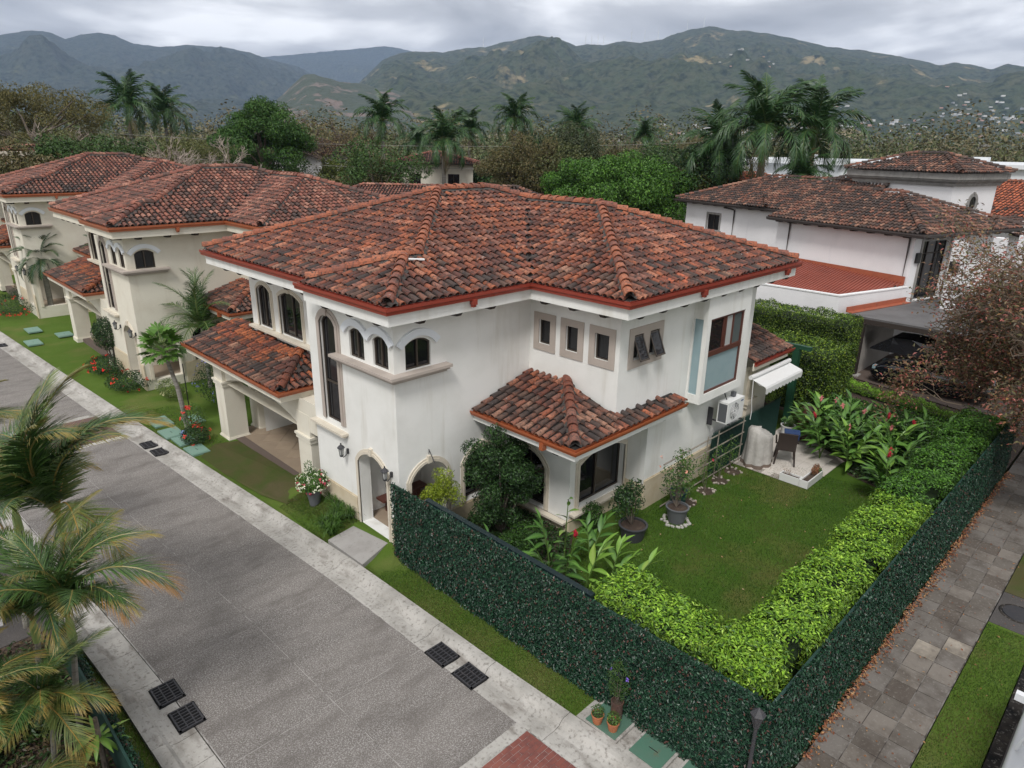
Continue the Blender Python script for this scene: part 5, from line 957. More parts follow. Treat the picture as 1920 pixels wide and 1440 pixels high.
# ---------------------------------------------------------------- white house on the right (turned 17 degrees)
def white_house():
    root=thing('house','white house at right with dark mossy tile roofs and a square tower with oval window','house',(37.5,9.6,0),R(-17)); root.name='white_house'
    og=(0,0,0)
    def Wl(a,b): return Wall(a,b)
    W2=Wl((.6,9.3),(.6,.7)); S2=Wl((.6,.7),(13,.7)); W1=Wl((3.8,21.0),(3.8,9.3)); N1=Wl((13,21),(3.8,21.0))
    ws=MB(); lw=(21-18.6,21-17.4,4.35,5.45,0); tall=(21-10.9,21-10.05,2.9,5.55,0); gd=(.7,3.0,2.75,5.75,0)
    wall_face(ws,W2,-1,6.2); wall_face(ws,S2,-1,6.2,[gd],depth=.3); wall_face(ws,W1,-1,6.2,[lw,tall]); wall_face(ws,N1,-1,6.2); wall_face(ws,Wl((3.8,9.3),(.6,9.3)),-1,6.2); wall_face(ws,Wl((13,.7),(13,21)),-1,6.2)
    ws.build('wall',M['white'],root)
    window(W1,lw,root,og,muls=(.5,),frame='wood'); window(W1,tall,root,og,muls=(),frame='wood'); window(S2,gd,root,og,muls=(.33,.66),trans=(5.1,),frame='wood',depth=.26)
    for W,o in ((W1,lw),(W1,tall),(S2,gd)): t=MB(); ring(t,W,op_path(o),.14,.003,.05); t.build('window_surround',M['stone'],root)
    sill(W1,lw[0]-.25,lw[1]+.25,4.35,root,og,'stone'); sill(W1,tall[0]-.3,tall[1]+.3,2.9,root,og,'stone'); sill(S2,.3,3.6,2.7,root,og,'stone',h=.25,out=.6)
    for W,u in ((W2,8.35),(W2,.95),(W1,5.0)):
        d=MB(); d.tube([W.p(u-.75 if W is not W2 or u>5 else u+.55,6.05,.35),W.p(u,6.0,.3),W.p(u,5.9,.07),W.p(u,3.4,.07)],.055,6); d.build('downpipe',M['gutterd'],root)
    for x in (.62,3.9,6.2): 
        b=MB(); b.box((x,-1.6,2.6),(x+.45,-1.15,6.05)); b.build('column',M['white'],root)
    b=MB(); b.box((.4,-1.9,2.4),(12,.69,2.62)); b.build('balcony_floor',M['stone'],root)
    b=MB(); b.box((.55,-1.65,4.6),(.57,-1.2,5.1)); b.build('wall_lamp',M['black'],root); b=MB(); wbox(b,S2,.25,.55,4.7,5.2,.0,.12); b.build('wall_lamp',M['black'],root)
    zc=6.2; rf=Roof('dark',sp=.24,ex=.36); sl=.36; H=lambda x,y,d,z=zc:(x,y,z+sl*d)
    rf.face([(0,0),(4.4,4.4),(4.4,9.6),(0,9.6)],(0,9.6),(0,0),zc,sl); rf.face([(0,0),(8.8,0),(4.4,4.4)],(0,0),(8.8,0),zc,sl); rf.bed.add([H(8.8,0,0),H(8.8,9.6,0),H(4.4,9.6,4.4),H(4.4,4.4,4.4)],[[0,1,2,3]]); rf.face([(8.8,-.2),(14,-.2),(14,3.2),(8.8,3.2)],(8.8,-.2),(14,-.2),5.6,.2)
    rf.bed.add([H(0,9.6,0),H(4.4,9.6,4.4),H(8.8,9.6,0)],[[0,1,2]])
    z1=6.35; rf.face([(3.2,9.0),(3.2,21.6),(8.0,16.8),(8.0,9.0)],(3.2,21.6),(3.2,9.0),z1,sl); rf.face([(3.2,21.6),(12.8,21.6),(8.0,16.8)],(12.8,21.6),(3.2,21.6),z1,sl)
    rf.face([(2.9,12.5),(4.6,14.2),(4.6,14.8),(2.9,14.8)],(2.9,14.8),(2.9,12.5),z1+.05,sl)
    z2=6.9; rf.face([(5.2,7.5),(5.2,14.5),(9.4,10.3),(9.4,7.5)],(5.2,14.5),(5.2,7.5),z2,.42)
    rf.cap(H(0,0,0),H(4.4,4.4,4.4)); rf.cap(H(8.8,0,0),H(4.4,4.4,4.4)); rf.cap(H(4.4,4.4,4.4),H(4.4,9.6,4.4)); rf.cap(H(3.2,21.6,0,z1),H(8,16.8,4.8,z1)); rf.cap(H(8,9,4.8,z1),H(8,16.8,4.8,z1)); rf.cap((2.95,12.55,z1+.07),(4.7,14.3,z1+.7)); rf.cap((5.2,14.5,z2),(9.4,10.3,z2+1.75)); rf.cap((5.2,7.6,z2),(9.4,7.6,z2+1.76))
    gutter([(3.2,21.7,6.18),(3.2,9.4,6.18)],root,og,'gutterd',w=.15); gutter([(0,9.6,6.05),(0,0,6.05),(8.9,0,6.05)],root,og,'gutterd',w=.15)
    for x0,x1,y0,y1,z in ((0,8.8,0,9.6,6.02),(3.2,13,9.4,21.6,6.15)): b=MB(); b.add([(x0,y0,z),(x1,y0,z),(x1,y1,z),(x0,y1,z)],[[0,3,2,1]]); b.build('soffit',M['wood'],root)
    tails([(0,9.5),(0,0)],1.0,6.05,root,og,.6,.5); tails([(0,0),(10,0)],1.0,6.05,root,og,.6,.8); tails([(3.2,21.4),(3.2,9.6)],1.1,6.2,root,og,.6,.5)
    # tower
    tw=MB(); x0,x1,y0,y1=7.8,12.1,3.6,9.9
    T=[Wl((x0,y1),(x0,y0)),Wl((x0,y0),(x1,y0)),Wl((x1,y0),(x1,y1)),Wl((x1,y1),(x0,y1))]
    for W in T: wall_face(tw,W,4,8.3)
    tw.build('tower_wall',M['white'],root)
    cn=sweep([(x0,y1,0),(x0,y0,0),(x1,y0,0),(x1,y1,0),(x0,y1,0)],[(0,8.15),(.12,8.15),(.16,8.3),(.32,8.42),(.34,8.5),(.42,8.52),(.42,8.86),(0,8.86)]); cn.build('cornice',M['stone'],root)
    e=.55; a0,a1,b0,b1=x0-e,x1+e,y0-e,y1+e; hw=(a1-a0)/2; tz=8.9; ts=.34
    rf.face([(a0,b0),(a0+hw,b0+hw),(a0+hw,b1-hw),(a0,b1)],(a0,b1),(a0,b0),tz,ts); rf.face([(a0,b0),(a1,b0),(a0+hw,b0+hw)],(a0,b0),(a1,b0),tz,ts); rf.face([(a1,b0),(a1,b1),(a0+hw,b1-hw),(a0+hw,b0+hw)],(a1,b0),(a1,b1),tz,ts)
    rf.bed.add([(a0,b1,tz),(a0+hw,b1-hw,tz+hw*ts),(a1,b1,tz)],[[0,1,2]])
    rf.cap((a0,b0,tz),(a0+hw,b0+hw,tz+hw*ts)); rf.cap((a0+hw,b0+hw,tz+hw*ts),(a0+hw,b1-hw,tz+hw*ts)); rf.cap((a1,b0,tz),(a0+hw,b0+hw,tz+hw*ts)); rf.cap((a0,b1,tz),(a0+hw,b1-hw,tz+hw*ts))
    rf.build(root,og,near=300,cam_at=(-32,-22,10),capnear=300)
    WS=T[1]; u,z=2.1,7.15; el=lambda r,s,o:[WS.p(u+r*math.cos(q),z+s*math.sin(q),o) for q in np.linspace(0,2*math.pi,25)[:-1]]
    o_=MB(); A,B=el(.32,.42,.06),el(.52,.62,.06); C_=el(.52,.62,.0); D_=el(.32,.42,-.05); n=24
    o_.add(A+B+C_+D_,[[i,(i+1)%n,n+(i+1)%n,n+i] for i in range(n)]+[[n+i,n+(i+1)%n,2*n+(i+1)%n,2*n+i] for i in range(n)]+[[3*n+i,3*n+(i+1)%n,(i+1)%n,i] for i in range(n)])
    for du,dz in ((0,.6),(0,-.6),(.5,0),(-.5,0)): wbox(o_,WS,u+du-.06,u+du+.06,z+dz-.06,z+dz+.06,0,.1)
    o_.build('oval_surround',M['stone'],root); g=MB(); g.add(el(.34,.44,.012),[list(range(n))]); g.build('oval_window',M['glass'],root)
    return root
M['stone']=mat('grey_stone_trim',(.30,.29,.275),.85,noise=(2,(.2,.19,.18),.42,.7),streak=(2.5,(.10,.095,.09),.58,.8),bump=(30,.4,.01))
white_house()
M['redroof']=mat('red_metal_roof',(.30,.082,.055),.5,noise=(.8,(.24,.065,.045),.4,.7)); M['flash']=mat('rust_flashing',(.36,.10,.05),.55,noise=(3,(.28,.08,.045),.5,.7))
t=thing('side_annex','white parapet annex with ribbed red metal roof below the white house wall','building',(33.2,11.5,0)); og=(33.2,11.5,0)
pp=[(33.25,16.8),(33.25,11.45),(37.35,10.22),(38.2,10.0)]; b=sweep([(x,y,0) for x,y in pp],[(-.16,-1),(0,-1),(0,3.5),(-.16,3.5)]); b.build('parapet',M['white'],t,og)
b=sweep([(x,y,0) for x,y in pp],[(-.19,3.502),(.03,3.502),(.03,3.56),(-.19,3.56)]); b.build('parapet_cap',M['trimw'],t,og)
b=MB(); 
for i in range(38):
    y0=10.3+i*.17; x0=33.41 if y0>11.7 else 33.41+(11.7-y0)*3.0; x1=38.5+(y0-10.1)*.305; 
    if x1<=x0+.1: continue
    z=lambda x:3.02+.13*(x-33.4)
    for a,c,h in ((0,.03,0),(.03,.05,.035),(.05,.08,.035),(.08,.1,0)): pass
    P=[(0,0),(.05,0),(.07,.07),(.13,.07),(.15,0),(.17,0)]
    for (a,ha),(c,hc) in zip(P[:-1],P[1:]): b.add([(x0,y0+a,z(x0)+ha),(x1,y0+a,z(x1)+ha),(x1,y0+c,z(x1)+hc),(x0,y0+c,z(x0)+hc)],[[0,1,2,3]])
b.build('ribbed_roof',M['redroof'],t,og)
W=Wall((40.2,16.9),(38.23,10.2)); b=MB(); wbox(b,W,0,W.L,3.62,4.02,.0,.05); wbox(b,W,0,W.L,3.58,3.64,.0,.3); b.build('flashing',M['flash'],t,og)
t=thing('carport','open carport with flat grey roof, dark post and pale inner wall sheltering the black car','carport',(33,10,0)); og=(33,10,0)
M['greyroof']=mat('grey_sheet_roof',(.13,.125,.125),.6,noise=(1,(.09,.085,.085),.4,.7))
b=MB(); b.prism([(33.0,11.0),(38.1,9.75),(41.5,9.0),(41.5,3.2),(32.8,3.6)][::-1],2.72,2.8); b.build('roof',M['greyroof'],t,og); W=Wall((33.3,11.05),(38.0,9.9)); b=MB(); wbox(b,W,0,W.L,2.82,3.05,-.05,.0); wbox(b,W,0,W.L,2.81,2.84,-.02,.28); b.build('flashing',M['flash'],t,og)
b=MB(); b.box((32.9,3.6,2.5),(33.05,10.9,2.715)); b.build('edge_beam',M['wood'],t,og); b=MB(); b.box((32.75,10.0,0),(32.97,10.22,2.55)); b.build('post',M['wood'],t,og); b=MB(); b.box((32.6,9.85,0),(33.12,10.37,.1)); b.build('post_base',M['kerb'],t,og)
M['shedwall']=mat('pale_grey_wall',(.42,.39,.36),.85,noise=(.8,(.36,.33,.3),.4,.7)); b=MB(); b.box((33.0,10.1,0),(38.3,10.25,2.7)); b.box((41,3.5,0),(41.15,10.1,2.7)); b.build('wall',M['shedwall'],t,og)
sheet('carport_floor',[(30.9,3.2),(42,3.2),(42,10.1),(32.5,10.4)],.04,'concrete_dark')
# ---------------------------------------------------------------- cars
M['carblack']=mat('black_car_paint',(.006,.007,.010),.12,spec=.7); M['carwhite']=mat('white_car_paint',(.75,.76,.78),.25); M['tyre']=mat('tyre',(.015,.015,.016),.85); M['alloy']=mat('alloy',(.45,.45,.46),.3,metal=.8); M['chrome']=mat('chrome_trim',(.6,.6,.62),.2,metal=1)
def car(label,x,y,rz,paint):
    t=thing('parked_car',label,'car',(x,y,0),rz)   # length along local y, nose +y
    st=[(-2.3,.42,.62,.86),(-2.22,.30,.95,.90),(-1.7,.26,1.02,.94),(-.6,.25,1.04,.95),(.7,.25,1.04,.95),(1.25,.25,1.02,.94),(1.9,.27,.93,.92),(2.2,.32,.80,.86),(2.34,.42,.62,.74)]
    b=MB(); k=14; V=[]
    for yy,zb,zt,w in st:
        pts=[(-w*.9,zb),(-w,zb+.12),(-w,(zb+zt)/2),(-w*.985,zt-.14),(-w*.93,zt-.03),(-w*.6,zt+.03),(-w*.2,zt+.045)]; pts=pts+[(-a,c) for a,c in pts[::-1]]
        V+=[(a,yy,c) for a,c in pts]
    F=[[i*k+j,i*k+(j+1)%k,(i+1)*k+(j+1)%k,(i+1)*k+j] for i in range(len(st)-1) for j in range(k)]; b.add(V,F); b.add(V[:k],[list(range(k))[::-1]]); b.add(V[-k:],[list(range(k))]); b.build('body',M[paint],t,smooth=True)
    g=[(-2.1,1.0,.84),(-1.7,1.52,.72),(-.3,1.72,.68),(.45,1.68,.68),(1.3,1.04,.82)]; V=[]
    for yy,z,w in g: V+=[(-.88,yy,1.0),(-w,yy,z-.04),(-w*.85,yy,z),(w*.85,yy,z),(w,yy,z-.04),(.88,yy,1.0)]
    b=MB(); b.add(V,[[i*6+j,i*6+j+1,(i+1)*6+j+1,(i+1)*6+j] for i in range(4) for j in range(5)]); b.build('window_glass',M['glass'],t)
    r=MB(); V=[]
    for yy,z,w in ((-1.75,1.5,.71),(-1.2,1.66,.69),(-.3,1.745,.67),(.3,1.73,.67),(.55,1.66,.67)): V+=[(-w,yy,z-.03),(-w*.85,yy,z+.02),(w*.85,yy,z+.02),(w,yy,z-.03)]
    r.add(V,[[i*4+j,i*4+j+1,(i+1)*4+j+1,(i+1)*4+j] for i in range(4) for j in range(3)]); r.build('roof_panel',M[paint],t,smooth=True)
    for sx in (-1,1):
        for yy in (-.5,): p=MB(); p.tube([(sx*.86,yy,1.05),(sx*.70,yy,1.69)],.03,4); p.build('pillar',M[paint],t)
        rr=MB(); rr.tube([(sx*.62,-1.5,1.68),(sx*.62,-.3,1.79),(sx*.62,.4,1.76)],.02,5); rr.build('roof_rail',M['chrome'],t)
        m=MB(); m.obox((sx*1.03,.85,1.08),(.16,.12,.14)); m.build('mirror',M[paint],t); l=MB(); l.obox((sx*.68,2.2,.78),(.32,.14,.14)); l.build('headlight',M['glassb'],t)
        v=MB(); 
        for q in range(3): v.box((sx*.955-.006,1.0,.68+q*.07),(sx*.955+.006,1.18,.71+q*.07))
        v.build('side_vent',M['chrome'],t); d=MB(); d.box((sx*.962-.01,-1.2,.6),(sx*.962+.01,.7,.64)); d.build('trim_strip',M['gutterd'],t)
        for yy in (-1.4,1.48):
            w=thing('wheel',None,None); w.parent=t; del w
            w=t.children[-1]; w.location=(sx*.86,yy,.37); 
            a=MB(); n=24; pr=[(.22,-.12),(.34,-.12),(.37,-.09),(.37,.09),(.34,.12),(.22,.12)]; V=[(sx*h,r_*math.cos(q),r_*math.sin(q)) for r_,h in pr for q in np.arange(n)*2*np.pi/n]
            a.add(V,[[i*n+j,i*n+(j+1)%n,(i+1)*n+(j+1)%n,(i+1)*n+j] for i in range(5) for j in range(n)]); a.build('tyre',M['tyre'],w)
            a=MB(); V=[(sx*.115,r_*math.cos(q),r_*math.sin(q)) for r_ in (.2,.24) for q in np.arange(n)*2*np.pi/n]; a.add(V,[[j,(j+1)%n,n+(j+1)%n,n+j] for j in range(n)])
            for q in range(7):
                q0=q*2*np.pi/7
                for dq in (-.11,.11): a.tube([(sx*.12,.03*math.cos(q0),.03*math.sin(q0)),(sx*.12,.22*math.cos(q0+dq),.22*math.sin(q0+dq))],.014,4)
            a.build('rim',M['alloy'],w); a=MB(); a.add([(sx*.06,.22*math.cos(q),.22*math.sin(q)) for q in np.arange(n)*2*np.pi/n],[list(range(n))]); a.build('brake_disc',M['cast'],w)
    return t
car('black SUV parked nose-in under the carport behind the red-leaved tree',33.15,6.95,0,'carblack')
car('white car parked at the kerb, only its side edge in the bottom right corner',12.1,-.72,R(-90),'carwhite')
# ---------------------------------------------------------------- trees
def branches(mb,p,d,r,L,depth,spread=.55,up=.15,n=3,tips=None,k=5,shrink=.72):
    p=np.array(p,float); d=np.array(d,float)/np.linalg.norm(d); q1=p+d*L*.5+rng.normal(0,L*.05,3); e=p+d*L+rng.normal(0,L*.07,3)
    mb.tube([p,q1,e],[r,r*.85,r*.68],k if depth>2 else 3,caps=False)
    if depth==0:
        if tips is not None: tips.append(e)
        return
    for i in range(n if depth>1 else n+1):
        nd=d+rng.normal(0,spread,3)+np.array([0,0,up]); branches(mb,e if i<2 else q1,nd,r*.62,L*shrink*rng.uniform(.75,1.15),depth-1,spread,up,n,tips,k,shrink)
def tree(name,label,x,y,c,r,n,L,Wd,pal,probs=None,trunk=.22,clumps=40,cs=.32,group=None,z0=0,limbs=7):
    t=thing(name,label,'tree',(x,y,z0),0,group); c=np.array(c,float); r=np.array(r,float); tr=MB(); tr.tube([(0,0,0),(c[0]*.3,c[1]*.3,c[2]*.5),(c[0]*.6,c[1]*.6,c[2]-r[2]*.3)],[trunk,trunk*.75,trunk*.5],7)
    d=sph(clumps); d[:,2]=np.abs(d[:,2])*np.where(rng.uniform(0,1,clumps)<.75,1,-.6); cc=c+d*r*rng.uniform(.45,.95,(clumps,1))
    for q in cc[:limbs+6]: b=np.array([c[0]*.4,c[1]*.4,c[2]-r[2]*rng.uniform(.4,.9)]); tr.tube([b,(b+q)/2+rng.normal(0,.15,3),q],[trunk*.4,trunk*.28,trunk*.1],4)
    tr.build('trunk',M['bark'],t); mb=MB(); rm=r.mean()
    for q in cc: s_=rm*cs*rng.uniform(.7,1.25); P,dd=clump_pts(q,(s_,s_,s_*.7),n//clumps,.55); leaves(mb,P,dd*[1,1,.8]+[0,0,.35],L,Wd,pal,probs)
    mb.build('crown',M['leaf'],t); return t
tree('mango_tree','dense rounded bright green tree behind the right end of the main roof',48.6,36.2,(0,0,6.1),(6.6,6.6,3.7),60000,.23,.115,[(.045,.125,.015),(.065,.165,.02),(.03,.085,.012),(.10,.22,.03)],trunk=.35,clumps=120,cs=.2)
tree('evergreen_tree','tall dark green layered tree left of the centre palms',32.5,67.6,(0,0,9.6),(4.6,4.6,4.4),30000,.28,.1,[(.03,.085,.018),(.045,.115,.02),(.065,.14,.025)],trunk=.35,clumps=60,cs=.25)
OL=[(.10,.095,.035),(.13,.115,.045),(.07,.075,.03),(.15,.12,.06)]
tree('olive_brown_tree','spreading olive-brown tree behind the main roof ridge, in front of the palms',46.6,45.3,(0,0,7.9),(4.2,4.2,3.2),16000,.2,.09,OL,trunk=.3,clumps=55,cs=.25)
tree('dark_tree','dark olive tree directly right of the olive-brown tree',53.4,45.3,(0,0,8.6),(3.6,3.6,3.6),14000,.22,.1,[(.05,.07,.03),(.035,.055,.022),(.08,.09,.04)],trunk=.3,clumps=45)
tree('yellow_green_tree','loose yellow-green tree between the mango and the big palms',55,31.5,(0,0,6.6),(3.4,3.4,2.8),9000,.2,.09,[(.13,.16,.035),(.09,.12,.03),(.17,.18,.06)],trunk=.2,clumps=40)
tree('spreading_tree','wide flat-topped ochre tree at the far left above the roofs',16.6,84,(0,0,11.6),(7.5,7.5,3.6),16000,.26,.1,[(.13,.12,.04),(.10,.10,.035),(.16,.14,.05)],trunk=.35,clumps=60,cs=.2)
tree('olive_tree','low olive tree under the spreading ochre tree at far left',24,88,(0,0,6.5),(8,6,3.6),12000,.3,.12,[(.09,.11,.04),(.12,.13,.05),(.06,.08,.03)],clumps=50)
for k,(x,y,z,r,p) in enumerate(((11,75,7,(5,5,3.4),OL),(31,80,8,(5,5,3),[(.14,.15,.05),(.10,.12,.04)]),(40,64,6.2,(3.6,3.6,2.8),[(.12,.15,.03),(.08,.11,.03)]),(46,62,6,(3.5,3.5,2.6),[(.10,.15,.03),(.07,.1,.025)]),(60,60,7,(4,4,3.2),DK),(64,50,7.2,(4.4,4.4,3.2),OL),(68,44,6.8,(5,5,3),[(.10,.11,.04),(.07,.08,.03)]),(60,33,6.5,(4,4,2.8),[(.05,.09,.025),(.07,.11,.03)]),(75,62,8,(5,5,3.5),DK),(82,48,8,(5,5,3),OL),(26,50,5.5,(2.6,2.6,2.2),[(.05,.1,.03),(.08,.13,.04)]),(66,27,5.5,(3,3,2.4),[(.06,.11,.03),(.09,.14,.04)]))):
    tree('background_tree',('low brown-olive tree behind the farthest villa roof','pale olive tree behind the two left palms','yellow-green tree below the evergreen tree','light green tree at the foot of the centre palm','dark tree between the centre palms','brown-olive tree below the right-centre palms','mixed tree right of the bare brown thicket','dark green tree left of the tall right palms','dark tree far behind the centre palms','olive tree at the foot of the hills, centre right','small green tree behind the second villa roof','green tree behind the big right palms')[k],x,y,(0,0,z),r,9000,.24,.1,p,clumps=40)
belt_names={}
for k in range(40):
    az=R(rng.uniform(8,60)); r_=rng.uniform(62,98); x,y=r_*math.sin(az),r_*math.cos(az)
    azd=math.degrees(az)
    if 36<azd<43 or 18.5<azd<23 or 28.5<azd<32.5: continue
    p=[DK,OL,[(.05,.10,.03),(.08,.13,.035),(.035,.07,.02)],[(.11,.12,.045),(.08,.10,.035)],[(.04,.085,.02),(.06,.12,.03)]][k%5]; q=rng.uniform(2.8,4.6); h_=rng.uniform(5.0,8.2)
    lb=('dark green','brown-olive','mid green','dry yellow-green','fresh green')[k%5]+' tree '+('above the farthest villa roofs' if azd<18.5 else 'left of the dark evergreen tree' if azd<28.5 else 'between the evergreen and the centre palm' if azd<36 else 'right of the cream house behind the ridge')+(', low' if h_<6 else ', tall' if h_>7.2 else ', middling')+(' and broad' if q>3.8 else ' and narrow'); lb=lb+('' if lb not in belt_names else ', second' if belt_names[lb]==1 else ', third'); belt_names[lb]=belt_names.get(lb,0)+1; t=tree('background_tree',lb,x,y,(0,0,h_),(q,q,q*.75),5000,.28,.13,p,clumps=30,group='mixed trees in the belt behind the roofs',limbs=2)
BR=[(.21,.17,.145),(.17,.135,.12)]
M['twig']=mat('pale_twig',(.19,.145,.11),.9); M['twigd']=mat('dark_twig',(.12,.09,.075),.9)
def bare_tree(name,label,x,y,h,depth,r,L,n=3,leafn=0,pal=None,Lf=.15,m='twig',spread=.55,up=.15,lean=(0,0),stems=1,z0=0,group=None):
    t=thing(name,label,'tree',(x,y,z0),0,group); mb=MB(); tips=[]
    mb.tube([(0,0,0),(lean[0]*.4,lean[1]*.4,h*.6),(lean[0],lean[1],h)],[r*1.5,r*1.15,r],7)
    for s_ in range(stems): a=s_*2.4+1; branches(mb,(lean[0],lean[1],h*rng.uniform(.8,1)),(math.cos(a)*.8,math.sin(a)*.8,.9),r*.7,L,depth,spread,up,n,tips)
    mb.build('trunk',M[m],t)
    if leafn: T=np.array(tips); P=T[rng.integers(len(T),size=leafn)]+rng.normal(0,L*.22,(leafn,3)); lv=MB(); leaves(lv,P,np.tile([0,0,1.],(leafn,1)),Lf,Lf*.45,pal); lv.build('crown',M['leaf'],t)
    return t
bare_tree('bare_tree','bare pinkish-grey branching tree above the second villa roof',21.6,57,4.4,5,.24,2.5,3,300,[(.2,.2,.09)],.2,stems=5,up=.05,spread=.5,m='twigl')
bare_tree('bare_tree','tall half-bare tree with yellowish leaves between the evergreen and the centre palm',43.5,73,6,4,.3,3.2,3,5200,[(.19,.15,.05),(.15,.12,.05),(.22,.17,.08)],.24,m='twigd',stems=5)
bare_tree('bare_thicket','reddish-brown bare upright thicket left of the hill town, behind the mango tree',72.8,52.9,3.5,4,.2,2.6,4,900,[(.2,.13,.1)],.2,stems=9,up=.7,spread=.3); bare_tree('bare_tree','thin bare tree in front of the wide ochre tree at far left',19,72,6.0,4,.22,2.4,3,500,[(.17,.14,.06)],.22,stems=5,m='twigl')
# red-leaved tree by the pavement
t=bare_tree('red_leaved_tree','large half-bare tree with reddish and olive leaves overhanging the pavement at right',26.6,.7,3.2,5,.2,1.9,3,0,None,.1,m='twig',stems=10,spread=.55,up=.06,lean=(-1.0,1.2)); 
RL=[(.24,.11,.075),(.17,.10,.065),(.14,.13,.06),(.36,.10,.09),(.20,.15,.08),(.10,.085,.05),(.42,.17,.15),(.28,.16,.07)]
tips=[]; mb=MB()
for i in range(84):
    a=rng.uniform(0,6.283); b_=rng.uniform(.15,1); st_=np.array([-.6+3.4*b_*math.cos(a),.7+3.3*b_*math.sin(a),rng.uniform(2.2,6.8)]); branches(mb,st_,(math.cos(a),math.sin(a),rng.uniform(.1,.7)),.022,.95,3,.5,.12,3,tips,3,.74)
mb.build('twigs',M['twig'],t); T=np.array(tips); lv=MB(); zt=T[:,2]; w=np.clip((7.2-zt)/3.2,.2,1); idx=rng.choice(len(T),52000,p=w/w.sum()); P=T[idx]+rng.normal(0,.24,(len(idx),3)); leaves(lv,P,np.tile([0,0,1.],(len(P),1)),.135,.06,RL,[.16,.17,.18,.08,.16,.14,.04,.07]); lv.build('crown',M['leaf'],t)
# ---------------------------------------------------------------- palms
def frond_mesh(name,L=3.4,n=42,lf=.75,wd=.045,arch=.9,up=.9,pal=((.03,.085,.02),(.05,.12,.028)),tipc=None,droop=.35,vee=.5,rach=(.12,.16,.05),seg=3,plumose=0.0,rr=.035):
    mb=MB(); t=np.linspace(0,1,12); th=up-arch*2.0*t; y=np.concatenate([[0],np.cumsum(np.cos(th[:-1]))])/11*L; z=np.concatenate([[0],np.cumsum(np.sin(th[:-1]))])/11*L
    P=np.stack([rng.normal(0,.01,12)*L*.3*t,y,z],1); mb.tube(P,np.linspace(rr,.006,12),4,0,rach)
    tt=np.linspace(.14,.995,n); V=[];C=[];F=[];pal=np.array(pal)
    for i,q in enumerate(tt):
        p=np.array([np.interp(q,t,P[:,a]) for a in range(3)]); an=np.interp(q,t,th); f=np.array([0,math.cos(an),math.sin(an)]); upv=np.array([0,-math.sin(an),math.cos(an)])
        l=lf*(math.sin(math.pi*(.12+.83*q))**.7)*rng.uniform(.85,1.1); 
        for sd in (-1,1):
            tilt=vee+rng.normal(0,.08)+plumose*rng.normal(0,.9); fw=.35+.9*q+rng.normal(0,.07); d=np.array([sd,0,0])*math.cos(tilt)+upv*math.sin(tilt); d=d*math.cos(fw)+f*math.sin(fw); c=pal[rng.integers(len(pal))]*rng.uniform(.8,1.2); base=len(V)
            for k_ in range(seg+1):
                s_=k_/seg; c_=p+d*l*s_-np.array([0,0,1])*droop*l*s_*s_; w_=wd*(math.sin(math.pi*min(.98,.2+.78*s_))); V+=[c_-f*w_*.5,c_+f*w_*.5]; C+=[c if (tipc is None or s_*.5+q*.6<.75) else tipc]*2
            F+=[[base+2*k_,base+2*k_+1,base+2*k_+3,base+2*k_+2] for k_ in range(seg)]
    mb.add(V,F,0,C); return mb.build('frond',M['leafs'],mesh_only=True)
RP=((.022,.065,.02),(.035,.09,.026),(.05,.115,.03))
RF=[frond_mesh('f',3.4,64,.82,.075,a,u,RP,droop=.5,plumose=.4) for a,u in ((.75,1.1),(.95,1.0),(1.15,.9))]; RD=frond_mesh('f',3.2,40,.7,.05,1.0,.2,((.16,.12,.05),(.2,.14,.05)),droop=.5,plumose=.3)
def palm(name,label,x,y,h,s=1.0,n=24,group='royal palms behind the houses',fr=None,dead=2,tr=.24,lean=(0,0),shaft=True,z0=0):
    t=thing(name,label,'palm tree',(x,y,z0),rng.uniform(0,6),group); b=MB(); P=[(0,0,0),(lean[0]*.3,lean[1]*.3,h*.5),(lean[0],lean[1],h-1.2*s if shaft else h)]; b.tube(P,[tr,tr*.95,tr*.7],9); b.build('trunk',M['palmbark'],t)
    if shaft: b=MB(); b.tube([P[-1],(lean[0],lean[1],h-.5*s),(lean[0],lean[1],h)],[tr*.72,tr*.68,tr*.3],9,0,(.07,.14,.035)); b.build('crownshaft',M['leaf'],t)
    fr=fr or RF
    for i in range(n):
        a=i*2.39996; f=i/(n-1); o=inst('frond',fr[min(len(fr)-1,int(f*len(fr)))],t,(lean[0],lean[1],h-.05*s)); o.rotation_euler=(R(46)-f*R(88)+rng.normal(0,.1),rng.normal(0,.2),a); o.scale=(s,s,s)
    for i in range(dead): o=inst('dead_frond',RD,t,(lean[0],lean[1],h-.5*s)); o.rotation_euler=(R(-50)+rng.normal(0,.15),0,rng.uniform(0,6.28)); o.scale=(s*.8,)*3
    return t
for l,x,y,h,s in (('royal palm, left one of the pair above the left villas',27.8,90.9,13.6,1.35),('royal palm, right one of the pair above the left villas',33,94.4,13.0,1.3),('royal palm standing free in the centre with brown hanging fronds',48.3,70,12.4,1.2),
  ('royal palm just right of the centre one, above the cream house',45.4,55.4,10.3,1.15),('low palm crown filling the gap behind the cream house roof',57.7,75.5,9.8,1.1),('royal palm behind the olive-brown tree, left of the spiky one',72.7,82.5,12,1.25),
  ('royal palm with one upright frond above the olive-brown tree',67.1,67.2,13.2,1.2),('royal palm right of the dark tree with upright spear frond',68.7,58.1,11.8,1.15),('small far palm crowns above the bare thicket',92,64,11.5,1.1),
  ('tallest royal palm at right with thick pale trunk',52.2,25.4,11.4,1.5),('royal palm just right of the tallest one, fronds blown rightwards',55.8,23.2,11.2,1.4),('royal palm left of the tallest one, lower crown',54.2,30.2,9.8,1.35),('short palm fronds in front of the white warehouse',53.5,22.6,8.0,.8)): palm('royal_palm',l,x,y,h,s,tr=.36 if x<57 and y<30 else .26)
